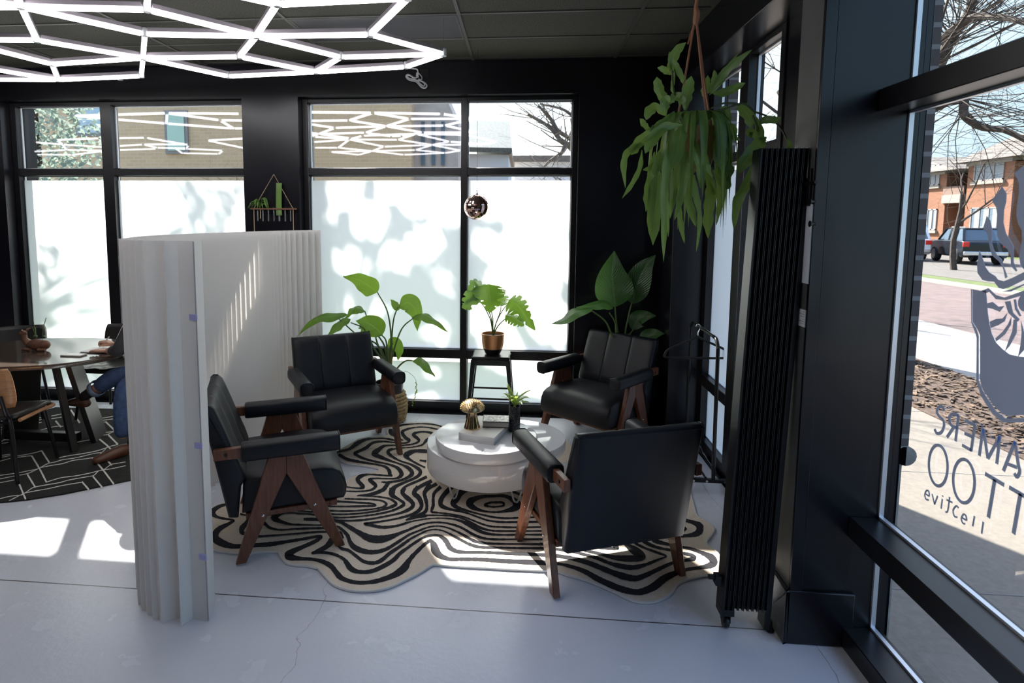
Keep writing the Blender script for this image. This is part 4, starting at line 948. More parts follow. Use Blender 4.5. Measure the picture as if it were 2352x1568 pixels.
for q in ([(610, 520), (680, 490), (740, 490), (780, 500)], [(600, 540), (700, 520), (800, 490), (870, 540)], [(870, 540), (950, 570), (1030, 640), (1080, 740)], [(860, 560), (890, 650), (880, 820), (870, 860)], [(390, 440), (380, 370), (376, 300), (378, 300)]):
    m = MB(); m.tube(smooth([Z4h(a, b, 2.66) for a, b in q], 16), .004, n=6); m.build('stem', VINE, pl)
m = MB(); m.leaf([Z4h(1065, 690, 2.6), Z4h(1090, 770, 2.58), Z4h(1105, 810, 2.57), Z4h(1122, 862, 2.56)], .022, NF, prof='lance', nseg=8, nw=1); m.build('leaf', HL, pl)

# ------------------------------------------------------------------ folded black gates
GATE = mat('black gate steel', (.010, .010, .012), .38, metal=.2)
def gate(label, loc, nrib, pitch, hgt, depth, lean, rz, caster):
    t = thing('folding_gate', label, 'security gate', loc, rz)
    Wt = nrib*pitch
    for k in range(nrib):
        x = (k+.5)*pitch - Wt/2
        m = MB()
        for yy in (0, depth*.5):
            m.box(x-pitch*.40, x+pitch*.40, yy+.004, yy+.007, .10, hgt); m.box(x-pitch*.42, x-pitch*.30, yy-.012, yy+.007, .10, hgt); m.box(x+pitch*.30, x+pitch*.42, yy-.012, yy+.007, .10, hgt)
        for i in range(len(m.v)): p = m.v[i]; m.v[i] = V((p.x + lean*p.z, p.y, p.z))
        m.build('channel', GATE, t, local=True, smooth=False)
    def leanb(m): 
        for i in range(len(m.v)): p = m.v[i]; m.v[i] = V((p.x + lean*p.z, p.y, p.z))
        return m
    m = MB(); m.box(-Wt/2-.006, -Wt/2+.004, -.014, depth, .06, hgt); leanb(m).build('lead_post', GATE, t, local=True, bevel=.002, seg=1)
    m = MB(); m.box(Wt/2-.004, Wt/2+.020, -.006, depth, .012, hgt-.12 if caster else hgt); leanb(m).build('end_post', GATE, t, local=True, bevel=.002, seg=1)
    m = MB(); n_ = 7
    for i in range(n_):
        z0 = .2+i*(hgt-.3)/n_; z1 = z0+(hgt-.3)/n_
        m.bar((-Wt/2, depth*.30, z0), (Wt/2, depth*.30, z1), .004, .018, V((0, 1, 0))); m.bar((Wt/2, depth*.34, z0), (-Wt/2, depth*.34, z1), .004, .018, V((0, 1, 0)))
    leanb(m).build('lattice_strap', GATE, t, local=True, smooth=False)
    m = MB(); 
    for k in range(nrib):
        for z in (.35, .8, 1.25, 1.7): m.lathe([(.004, -.004), (.002, 0)], ((k+.5)*pitch-Wt/2, 0, z), 6)
    if caster:
        m = MB(); m.box(-Wt/2-.004, -Wt/2+.05, -.012, .05, .07, .10); m.box(-Wt/2+.008, -Wt/2+.012, 0, .04, .03, .075); m.box(-Wt/2+.036, -Wt/2+.040, 0, .04, .03, .075); m.build('caster_bracket', GATE, t, local=True)
        m = MB(); prof = [(.010, -.012), (.024, -.012), (.027, -.008), (.027, .008), (.024, .012), (.010, .012)]
        m.lathe(prof, (0, 0, 0), 24)
        for i in range(len(m.v)): p = m.v[i]; m.v[i] = V((-Wt/2+.024+p.z, .02+p.x, .0275+p.y))
        m.build('caster_wheel', mat('black rubber', (.015, .015, .015), .35), t, local=True)
        m = MB(); m.lathe([(.016, 0), (.018, .006), (.012, .02), (.009, .022), (.009, .05)], (Wt/2+.028, .01, 0), 12); m.build('floor_bolt', GATE, t, local=True)
        m = MB(); m.box(-Wt/2-.032, -Wt/2-.006, .0, .04, .20, .245); m.box(-Wt/2-.058, -Wt/2-.03, .012, .03, .222, .240); m.build('lock_box', GATE, t, local=True, bevel=.003)
    return t
gate('tall folded black accordion gate on a caster at the right, before the pier', (.994, 2.50, 0), 9, .0205, 2.10, .07, .030, 0, True)
gate('slim folded black accordion gate in the far corner, beside the white frosted side window', (1.395, 4.80, 0), 7, .0135, 2.05, .05, -.022, 0, False)

# ------------------------------------------------------------------ door latch, bolts and papers on the pier
PX = XI-.033
t = thing('slide_latch', 'black slide latch with a crossbar on the grey side of the pier', 'latch', rt(1863, 428, PX))
q = rt(1863, 430, PX); q2 = rt(1860, 421, PX)
m = MB(); m.box(PX-.012, PX, q.y-.012, q.y+.012, q.z-.075, q.z+.075); m.build('plate', GATE, t, bevel=.002)
m = MB(); m.tube([(PX-.016, q.y-.07, q2.z), (PX-.016, q.y+.05, q2.z)], .0065, n=8); m.build('bar', GATE, t)
for (px, py) in ((1873, 463), (1873, 514)):
    q = rt(px, py, PX); m = MB(); m.tube([(PX, q.y, q.z), (PX-.012, q.y, q.z), (PX-.022, q.y, q.z)], [.006, .006, .013], n=12)
    o = tagit(m.build('bolt_fixture', GATE), ('upper' if py < 500 else 'lower')+' small black bolt knob on the grey side of the pier under the latch', 'knob', 'bolt knobs on the pier')
for nm, lb, (x0, y0), (x1, y1) in (('paper_sheet', 'tall white sheet on the pier half hidden behind the folded gate', (1843, 470), (1856, 652)), ('notice_label', 'small white notice label with faint print low on the pier beside the gate', (1836, 708), (1848, 752))):
    a = rt(x0, y0, PX-.003); b = rt(x1, y1, PX-.003)
    o = MB(); o.box(PX-.004, PX-.0005, min(a.y, b.y)-.0, max(a.y, b.y)+.05, b.z, a.z)
    if nm == 'paper_sheet':
        tagit(o.build(nm, mat('white acrylic sheet', (.8, .82, .86), .25)), lb, 'sheet')
    else:
        t = thing(nm, lb, 'label', (PX, b.y, b.z)); o.build('paper', PAPER, t); m = MB()
        for k in range(6): m.box(PX-.0045, PX-.0038, b.y+.006, b.y+.02+.018*((k*5) % 3), a.z-.010-k*.010, a.z-.007-k*.010)
        m.build('print_lines', mat('grey print', (.35, .35, .36), .7), t)

# ------------------------------------------------------------------ garment rack with a hanger
t = thing('garment_rack', 'low black tube garment rack with a shoe shelf by the side window', 'clothes rack', (1.28, 4.2, 0))
r0 = .0125; xn, yn, xf, yf = 1.287, 3.84, 1.318, 4.60
m = MB(); m.tube(smooth([(xn, yn, .09), (xn-.004, yn, .5), (xn-.008, yn, .92), (xn-.008, yn+.006, .985), (xn-.006, yn+.05, 1.03), (xn, yn+.12, 1.035)], 30), r0, n=10); m.build('near_post', METALB, t)
m = MB(); m.tube(smooth([(xf, yf, .09), (xf, yf, .5), (xf, yf, .93), (xf, yf-.006, .985), (xf-.002, yf-.05, 1.022), (xf-.004, yf-.12, 1.03)], 30), r0, n=10); m.build('far_post', METALB, t)
m = MB(); m.tube([(xn, yn+.11, 1.035), (xf-.003, yf-.11, 1.03)], r0*.92, n=10); m.build('hanging_rail', STEEL, t)
m = MB(); m.box(1.10, 1.40, yn-.02, yn+.012, .075, .10); m.build('foot_bar', METALB, t, bevel=.004)
m = MB(); m.box(1.14, 1.42, yf-.012, yf+.02, .075, .10); m.build('foot_bar', METALB, t, bevel=.004)
for x, y in ((1.115, yn), (1.385, yn), (1.155, yf), (1.405, yf)): m = MB(); m.tube([(x, y, 0), (x, y, .08)], .014, n=8); m.build('foot', METALB, t)
for x in (1.155, 1.24, 1.33): m = MB(); m.tube([(x, yn, .10), (x+.02, yf, .10)], .008, n=8); m.build('shelf_rail', METALB, t)
m = MB(); m.tube(smooth([(1.17, yf-.1, .13), (1.22, yf-.14, .165), (1.30, yf-.2, .165), (1.335, yf-.3, .13), (1.335, yf-.36, .10)], 20), .009, n=8); m.build('shelf_loop', METALB, t)
m = MB()
for x in (1.155, 1.24, 1.355): m.tube([(x, yn-.021, .088), (x, yn-.024, .088)], .008, n=8)
m.build('bolts', STEEL, t)
hy = 4.33; hx_ = 1.291; hz = 1.03
t = thing('clothes_hanger', 'black velvet clothes hanger on the rack by the side window', 'hanger', (hx_, hy, hz))
m = MB(); m.tube(smooth([(hx_-.012, hy, hz+.005), (hx_-.008, hy, hz+.019), (hx_+.006, hy, hz+.021), (hx_+.016, hy, hz+.008), (hx_+.012, hy, hz-.02), (hx_+.004, hy, hz-.04), (hx_+.004, hy, hz-.062)], 24), .0035, n=7); m.build('hook', STEEL, t)
VEL = mat('black velvet', (.012, .012, .012), .75)
zs = hz-.07
m = MB(); m.tube(smooth([(hx_+.004, hy, zs), (hx_-.06, hy-.004, zs-.03), (hx_-.14, hy-.01, zs-.065), (hx_-.21, hy-.016, zs-.10), (hx_-.232, hy-.018, zs-.135), (hx_-.21, hy-.016, zs-.158), (hx_, hy, zs-.160), (hx_+.21, hy+.016, zs-.158), (hx_+.232, hy+.018, zs-.135), (hx_+.21, hy+.016, zs-.10), (hx_+.14, hy+.01, zs-.065), (hx_+.06, hy+.004, zs-.03), (hx_+.004, hy, zs)], 70), .009, n=8); m.build('body', VEL, t)

# ------------------------------------------------------------------ dining corner at the left
DX, DY = -3.80, 4.21
TOPM = mat('dark oak top', (.085, .062, .048), .16, coat=.6, col2=(.05, .036, .028), scale=5, stretch=(3, 30, 3))
BLK = mat('black painted wood', (.012, .011, .011), .4)
t = thing('dining_table', 'dark oval dining table on a black slab pedestal in front of the left window', 'table', (DX, DY, 0))
m = MB(); n = 64; prof = [(.97, .712), (.99, .716), (1.0, .735), (1.0, .745), (.995, .75)]
b = m.add([(DX+.68*r*math.cos(2*PI*j/n), DY+.515*r*math.sin(2*PI*j/n), z) for r, z in prof for j in range(n)], [])
for i in range(len(prof)-1):
    for j in range(n): m.f.append((b+i*n+j, b+i*n+(j+1) % n, b+(i+1)*n+(j+1) % n, b+(i+1)*n+j)); m.mi.append(0)
m.f.append(tuple(b+j for j in reversed(range(n)))); m.mi.append(0); m.f.append(tuple(b+(len(prof)-1)*n+j for j in range(n))); m.mi.append(0)
m.build('tabletop', TOPM, t)
for (x0, y0, x1, y1, w0, w1) in ((-3.62, 4.12, -3.42, 4.03, .045, .05), (-3.60, 4.26, -3.44, 4.32, .22, .26), (-3.98, 4.26, -4.14, 4.32, .22, .26), (-3.98, 4.12, -4.16, 4.03, .045, .05)):
    m = MB(); d = V((x1-x0, y1-y0, 0)).normalized(); s = V((-d.y, d.x, 0))
    a, bb = V((x0, y0, .712)), V((x1, y1, .012))
    m.add([a-s*w0/2-d*.02, a+s*w0/2-d*.02, a+s*w0/2+d*.02, a-s*w0/2+d*.02, bb-s*w1/2-d*.02, bb+s*w1/2-d*.02, bb+s*w1/2+d*.02, bb-s*w1/2+d*.02], [(0, 1, 2, 3), (7, 6, 5, 4), (0, 4, 5, 1), (1, 5, 6, 2), (2, 6, 7, 3), (3, 7, 4, 0)])
    m.build('leg', BLK, t, bevel=.004)
m = MB(); m.box(-4.1, -3.5, 4.15, 4.21, .03, .10); m.build('base_beam', BLK, t, bevel=.004)

CLAY = mat('brown clay', (.20, .085, .045), .55, col2=(.10, .04, .02), scale=18)
dc = fl(92, 803, .752); dc = V((-3.86, 4.22, .75))
t = thing('fawn_planter', 'small brown clay planter shaped like a lying fawn, with thin stems, on the dining table', 'planter', dc)
m = MB(); m.ico(dc+V((.02, 0, .045)), .05, (1.75, .9, .9), 20, 12); m.ico(dc+V((.08, 0, .045)), .038, (1.1, 1, 1), 16, 10); m.build('body', CLAY, t)
m = MB(); m.tube(smooth([dc+V((-.05, 0, .05)), dc+V((-.085, 0, .085)), dc+V((-.09, 0, .125))], 8), [.032, .03, .026, .024, .022, .021, .02, .02, .018], n=10); m.ico(dc+V((-.097, 0, .135)), .024, (1.3, .85, .9), 14, 9); m.ico(dc+V((-.125, 0, .128)), .012, (1.2, .9, .9), 10, 7); m.build('head', CLAY, t)
for s in (-1, 1): m = MB(); m.leaf([dc+V((-.088, s*.014, .148)), dc+V((-.08, s*.03, .16)), dc+V((-.07, s*.045, .168))], .022, V((-1, 0, .3)), prof='lance', nseg=6, nw=1, fold=.2); m.build('ear', CLAY, t, solid=.004)
for a, b in (((-.08, -.035), (.0, -.05)), ((.06, -.045), (.12, -.04))): m = MB(); m.tube([dc+V((a[0], a[1], .014)), dc+V((b[0], b[1], .012))], .012, n=8); m.build('folded_leg', CLAY, t)
sg = thing('table_stems', 'sprig of thin green stems and small buds growing from the fawn planter', 'plant', dc+V((.03, 0, .08)))
random.seed(4)
for i in range(6):
    x = random.uniform(0, .07); h = random.uniform(.09, .2); dx = random.uniform(-.06, .06)
    m = MB(); b = dc+V((x, 0, .08)); m.tube(smooth([b, b+V((dx*.3, 0, h*.5)), b+V((dx, .01, h))], 8), .0014, n=5)
    m.build('stem', STEMG, sg)
    p = b+V((dx*.4, 0, .03)); m = MB(); m.ico(p, .010, (1, 1, 1.2), 8, 6); m.build('bud', mat('dark bud', (.06, .10, .03), .5) if i == 0 else bpy.data.materials['dark bud'], sg)
q = V((-3.40, 4.10, .75))
o = MB(); o.box(-3.50, -3.335, 4.04, 4.115, .75, .762); tagit(o.build('phone', mat('pale phone case', (.62, .60, .57), .35), bevel=.004), 'pale flat phone lying near the right edge of the dining table', 'phone')
t = thing('notebook', 'open notebook under the writing hand on the dining table', 'notebook', (-3.32, 4.25, .75))
m = MB(); m.box(-3.44, -3.20, 4.16, 4.33, .75, .753); m.build('cover', FRAME, t, bevel=.001, seg=1)
m = MB(); m.box(-3.435, -3.205, 4.165, 4.325, .753, .762); m.build('pages', PAPER, t, bevel=.002, seg=1)

OAK = mat('oak veneer', (.42, .21, .09), .4, col2=(.28, .13, .055), scale=4, stretch=(2, 2, 22))
BLEA = mat('black seat vinyl', (.022, .021, .02), .35)
def dchair(name, label, loc, rz, wood):
    t = thing(name, label, 'chair', loc, rz, None)
    xs = [-.20, -.14, -.07, 0, .07, .14, .20]
    # seat: gently dished pad
    m = MB(); n = 14; g = []
    for j in range(n+1):
        for i in range(n+1):
            u, v = -1+2*i/n, -1+2*j/n; r = 1-.12*(u*u*v*v)
            z = .455 + .012*(u*u) + (.02*max(0, v-.4)*-2 if wood else 0)
            if not wood: z += .012*math.cos(u*2.5*PI)*math.cos(v*2.5*PI)
            g.append((u*.215*r, v*.21*r, z))
    b = m.add(g, [])
    for j in range(n):
        for i in range(n): a = b+j*(n+1)+i; m.f.append((a, a+1, a+n+2, a+n+1)); m.mi.append(0)
    m.build('seat', BLEA, t, local=True, solid=.035)
    if wood:
        m = MB(); m.tube(smooth([(-.21, -.19, .437), (-.215, 0, .437), (-.20, .19, .425), (0, .205, .42), (.20, .19, .425), (.215, 0, .437), (.21, -.19, .437)], 40), .013, n=8); m.build('seat_edge', OAK, t, local=True)
    m = MB(); g = []; nx, nz = 12, 8; z0, z1 = (.53, .80) if wood else (.50, .79)
    for j in range(nz+1):
        for i in range(nx+1):
            u = -1+2*i/nx; v = j/nz
            rr = .205*(1 - .10*abs(2*v-1)**4)
            g.append((u*rr, -.235 + .05*u*u - .05*v, z0+(z1-z0)*v))
    b = m.add(g, [])
    for j in range(nz):
        for i in range(nx): a = b+j*(nx+1)+i; m.f.append((a, a+1, a+nx+2, a+nx+1)); m.mi.append(0)
    m.build('backrest', OAK if wood else BLEA, t, local=True, solid=.014 if wood else .035)
    for sx in (-1, 1):
        m = MB(); m.tube([(sx*.15, .15, .44), (sx*.20, .205, .012)], .0125, n=8); m.build('leg', METALB, t, local=True)
        m = MB(); m.tube(smooth([(sx*.15, -.265, .62), (sx*.155, -.235, .5), (sx*.16, -.20, .40), (sx*.20, -.235, .012)], 16), .0125, n=8); m.build('leg', METALB, t, local=True)
    m = MB(); m.tube([(-.15, .14, .425), (.15, .14, .425)], .010, n=8); m.tube([(-.15, -.2, .425), (.15, -.2, .425)], .010, n=8); m.tube([(-.15, .14, .425), (-.15, -.2, .425)], .010, n=8); m.tube([(.15, .14, .425), (.15, -.2, .425)], .010, n=8); m.build('frame', METALB, t, local=True)
    return t
dchair('dining_chair', 'bentwood backed chair with a black seat on the near side of the dining table', (-3.585, 3.64, .012), .19, True)
dchair('dining_chair', 'black tufted chair with a rounded back behind the dining table, next to the window', (-3.72, 4.86, .012), PI, False)
dchair('dining_chair', 'black chair at the far left, seen in shade under the dining table', (-4.50, 4.70, .012), PI+.6, False)
dchair('dining_chair', 'black chair hidden behind the white screen, carrying the seated person', (-2.78, 4.22, .012), PI/2+.1, False)

# the seated person: one skinned body, clothes as children
def skin(name, verts, edges, rad, m, parent, root=0, sub=2):
    me = bpy.data.meshes.new(name); me.from_pydata([tuple(MW[parent.name].inverted() @ V(v)) for v in verts], edges, []); o = bpy.data.objects.new(name, me); COL.objects.link(o)
    md = o.modifiers.new('skin', 'SKIN'); md.use_smooth_shade = True
    for i, r in enumerate(rad): me.skin_vertices[0].data[i].radius = (r, r) if not isinstance(r, tuple) else r
    me.skin_vertices[0].data[root].use_root = True
    sb = o.modifiers.new('sub', 'SUBSURF'); sb.levels = sub; sb.render_levels = sub
    me.materials.append(m); bpy.context.view_layer.update()
    dg = bpy.context.evaluated_depsgraph_get(); nm = bpy.data.meshes.new_from_object(o.evaluated_get(dg)); bpy.data.objects.remove(o)
    nm.name = name; r = bpy.data.objects.new(name, nm); COL.objects.link(r); r.parent = parent; MW[r.name] = MW[parent.name].copy()
    for p in nm.polygons: p.use_smooth = True
    return r
SKINM = mat('skin', (.50, .28, .19), .5)
DENIM = mat('blue denim', (.035, .07, .16), .8, var=.3, scale=30)
SHIRT = mat('dark shirt', (.03, .03, .035), .8)
SHOE = mat('brown leather shoe', (.11, .045, .025), .35)
SOCK = mat('black sock', (.012, .012, .013), .8)
per = thing('person', 'seated person in blue jeans and brown shoes writing at the dining table', 'person', (-2.80, 4.22, 0))
pel = V((-2.80, 4.22, .56)); chest = V((-2.86, 4.22, .90)); neck = V((-2.90, 4.22, 1.08)); head = V((-2.94, 4.22, 1.25))
shR, shL = V((-2.90, 4.40, 1.02)), V((-2.90, 4.04, 1.02))
elR = V((-2.98, 4.46, .82)); wrR = V((-3.255, 4.30, .793))
elL = V((-2.98, 3.99, .82)); wrL = V((-3.17, 4.12, .785))
hipR, hipL = V((-2.82, 4.32, .55)), V((-2.82, 4.13, .55))
knL, anL = V((-2.99, 4.02, .545)), V((-2.99, 3.99, .135))
knR, anR = V((-3.10, 4.12, .60)), V((-3.42, 4.17, .405))
skin('body', [pel, V((-2.83, 4.22, .74)), chest, neck, head, head+V((-.01, 0, .09)), shR, elR, wrR, shL, elL, wrL, hipR, knR, anR, hipL, knL, anL],
     [(0, 1), (1, 2), (2, 3), (3, 4), (4, 5), (2, 6), (6, 7), (7, 8), (2, 9), (9, 10), (10, 11), (0, 12), (12, 13), (13, 14), (0, 15), (15, 16), (16, 17)],
     [.12, .115, .13, .055, .085, .06, .055, .04, .028, .055, .04, .028, .085, .058, .035, .085, .058, .035], SKINM, per)
skin('shirt', [pel+V((0, 0, .02)), V((-2.83, 4.22, .74)), chest, V((-2.89, 4.22, 1.03)), shR, elR, elR.lerp(wrR, .7), shL, elL, elL.lerp(wrL, .7)], [(0, 1), (1, 2), (2, 3), (2, 4), (4, 5), (5, 6), (2, 7), (7, 8), (8, 9)], [.14, .135, .15, .07, .07, .053, .042, .07, .053, .042], SHIRT, per)
skin('jeans', [pel, hipR, knR, knR.lerp(anR, .62), hipL, knL, knL.lerp(anL, .99)], [(0, 1), (1, 2), (2, 3), (0, 4), (4, 5), (5, 6)], [.125, .10, .075, .066, .10, .075, .062], DENIM, per)
h_ = knR.lerp(anR, .62); hd = (anR-knR).normalized()
m = MB(); m.tube([h_-hd*.012, h_+hd*.035], [.062, .060], n=20, cap=False); m.build('jeans_cuff', mat('pale denim cuff', (.16, .22, .34), .8), per, solid=.006)
skin('sock', [knR.lerp(anR, .55), anR, anR+V((-.045, .02, -.03))], [(0, 1), (1, 2)], [.048, .042, .04], SOCK, per)
def shoe(ank, d, up):
    d = d.normalized(); s = d.cross(up).normalized(); u = s.cross(d)
    heel = ank - u*.07 - d*.055
    return skin('shoe', [heel, heel+d*.08+u*.012, heel+d*.16, heel+d*.23-u*.004, heel+d*.285-u*.012], [(0, 1), (1, 2), (2, 3), (3, 4)], [(.038, .044), (.044, .052), (.046, .040), (.047, .031), (.036, .022)], SHOE, per)
shoe(anR+V((-.02, .01, .01)), V((-1, .38, -.10)), V((-.25, 0, 1)))
shoe(anL+V((.02, 0, -.012)), V((-.45, -.6, -.03)), V((0, 0, 1)))
# writing hand: palm and five fingers curled on the pen
hw = wrR; pd = V((-1, .18, .03)).normalized(); sdv = V((.18, 1, 0)).normalized(); up = V((0, 0, 1))
pv = [hw, hw+pd*.035+up*.006, hw+pd*.07+up*.012]; pe = [(0, 1), (1, 2)]; pr = [(.024, .018), (.036, .019), (.036, .018)]
for k, (off, ln) in enumerate(((-.027, .072), (-.009, .080), (.009, .076), (.026, .062))):
    b = hw+pd*.074+up*.014+sdv*off*1.0; i0 = len(pv)
    pv += [b, b+pd*ln*.42+up*.006-sdv*.004, b+pd*ln*.62-up*.022, b+pd*ln*.42-up*.034]; pe += [(2, i0), (i0, i0+1), (i0+1, i0+2), (i0+2, i0+3)]; pr += [.0115, .0100, .0092, .008]
i0 = len(pv); tb = hw+pd*.025-sdv*.028
pv += [tb, tb+pd*.035-sdv*.014-up*.004, tb+pd*.065-sdv*.004-up*.012]; pe += [(1, i0), (i0, i0+1), (i0+1, i0+2)]; pr += [.013, .011, .009]
skin('hand', pv, pe, pr, SKINM, per, sub=2)
hl = wrL; pv = [hl, hl+V((-.04, .01, -.003)), hl+V((-.075, .015, -.006))]; pe = [(0, 1), (1, 2)]; pr = [(.024, .016), (.036, .016), (.036, .015)]
for off, ln in ((-.027, .07), (-.009, .08), (.009, .076), (.026, .06)):
    b = hl+V((-.08, .015+off, -.007)); i0 = len(pv); pv += [b, b+V((-ln*.5, 0, .004)), b+V((-ln*.95, 0, -.006))]; pe += [(2, i0), (i0, i0+1), (i0+1, i0+2)]; pr += [.011, .0095, .008]
i0 = len(pv); tb = hl+V((-.03, .035, -.004)); pv += [tb, tb+V((-.04, .016, 0)), tb+V((-.065, .016, -.004))]; pe += [(1, i0), (i0, i0+1), (i0+1, i0+2)]; pr += [.013, .011, .009]
skin('hand', pv, pe, pr, SKINM, per, sub=2)
HAIR = mat('dark hair', (.03, .018, .012), .6)
m = MB(); m.ico(head+V((.018, 0, .055)), .098, (1, .88, 1.05), 20, 14); m.build('hair', HAIR, per)
m = MB(); m.tube([head+V((-.088, 0, .02)), head+V((-.108, 0, .0)), head+V((-.10, 0, -.012))], [.010, .014, .012], n=8); m.build('nose', SKINM, per)
for s in (-1, 1):
    m = MB(); m.ico(head+V((-.082, s*.032, .025)), .012, (1, 1, .8), 10, 8); m.build('eye', PAPER, per); m = MB(); m.ico(head+V((0, s*.086, .01)), .022, (1, .4, 1.3), 10, 8); m.build('ear', SKINM, per)
m = MB(); m.tube([head+V((-.084, -.022, -.035)), head+V((-.090, 0, -.034)), head+V((-.084, .022, -.035))], .005, n=6); m.build('mouth', mat('lips', (.40, .16, .13), .5), per)
pt = hw+pd*.105-sdv*.014+up*-.012
o = MB(); o.tube([V((pt.x-.02, pt.y-.006, .765)), pt, pt+V((.085, -.025, .075))], [.001, .004, .004], n=8); tagit(o.build('pen', PLASTW), 'white pen held in the writing hand', 'pen')
# ------------------------------------------------------------------ swirl rug
FR = dict(a=(7.84, 480, 1130), b=(6.273, 680, 1120), c=(7.84, 780, 960), d=(6.918, 940, 1120), e=(5.345, 1240, 1180), g=(6.273, 0, 920))
def fp(fr, x, y): s, ox, oy = FR[fr]; return ox+x/s, oy+y/s
RZ = .012
out_px = [fp('a', *p) for p in [(345, 160), (150, 230), (20, 300), (-30, 380), (0, 440), (100, 540), (60, 640), (-10, 750), (-30, 850), (0, 940), (80, 1020), (250, 1060), (500, 1085), (700, 1095), (900, 1068), (1240, 1062), (1265, 1090), (1310, 1170), (1400, 1260), (1550, 1300), (1750, 1310), (1930, 1350), (1970, 1362)]]
out_px += [fp('b', *p) for p in [(400, 1240), (500, 1350), (600, 1410), (760, 1460), (950, 1475), (1150, 1465), (1350, 1420), (1550, 1330), (1750, 1230), (1882, 1150)]]
out_px += [fp('d', *p) for p in [(340, 1225), (370, 1212), (450, 1210), (700, 1230), (1200, 1255), (1700, 1285), (2190, 1305)]]
out_px += [fp('e', *p) for p in [(220, 700), (350, 745), (500, 785), (640, 830), (780, 890), (950, 965), (1100, 1040), (1250, 1075), (1400, 1070), (1530, 1020), (1620, 950), (1680, 860), (1800, 800), (1950, 760), (2150, 725), (2270, 690), (2265, 620), (2210, 560), (2180, 470), (2080, 390), (2040, 335), (2090, 270), (2140, 190), (2110, 130), (2000, 60), (1920, 0)]]
out_px += [(1588, 1140), (1575, 1110), (1540, 1090), (1480, 1078), (1420, 1066), (1350, 1045), (1310, 1022), (1290, 1003), (1230, 985), (1150, 975), (1080, 971)]
out_px += [fp('c', *p) for p in [(1860, 130), (1650, 85), (1400, 76), (1150, 95), (1010, 145), (890, 190), (850, 250), (870, 300), (800, 325), (700, 330), (500, 345), (350, 370), (250, 430), (130, 500), (20, 560), (-40, 620), (-20, 720), (100, 795), (300, 830), (550, 868), (690, 900), (715, 920), (690, 945), (600, 965), (450, 1000), (300, 1030), (180, 1075)]]
out_px += [(770, 1122), (720, 1132), (660, 1135), (600, 1138), (555, 1142)]
ol = [fl(x, y, RZ) for x, y in out_px]
sm = []
k = len(ol)
for i in range(k):
    p0, p1, p2, p3 = ol[i-1], ol[i], ol[(i+1) % k], ol[(i+2) % k]
    for u in (0, .34, .67): sm.append(.5*((2*p1)+(p2-p0)*u+(2*p0-5*p1+4*p2-p3)*u*u+(3*p1-p0-3*p2+p3)*u**3))
for p in sm: p.z = 0.001
t = thing('swirl_rug', 'cream rug with black wavy swirl stripes and a scalloped edge under the armchairs', 'rug', (-.35, 3.4, 0))
m = MB(); m.prism(sm, (0, 0, RZ-.001)); m.build('pile', mat('cream wool', (.76, .65, .54), .95, var=.06, scale=120, bump=.5, bscale=300), t, angle=30)
m = MB(); m.tube([p+V((0, 0, .006)) for p in sm], .007, n=6, closed=True); m.build('bound_edge', mat('pale binding', (.70, .68, .66), .9), t)
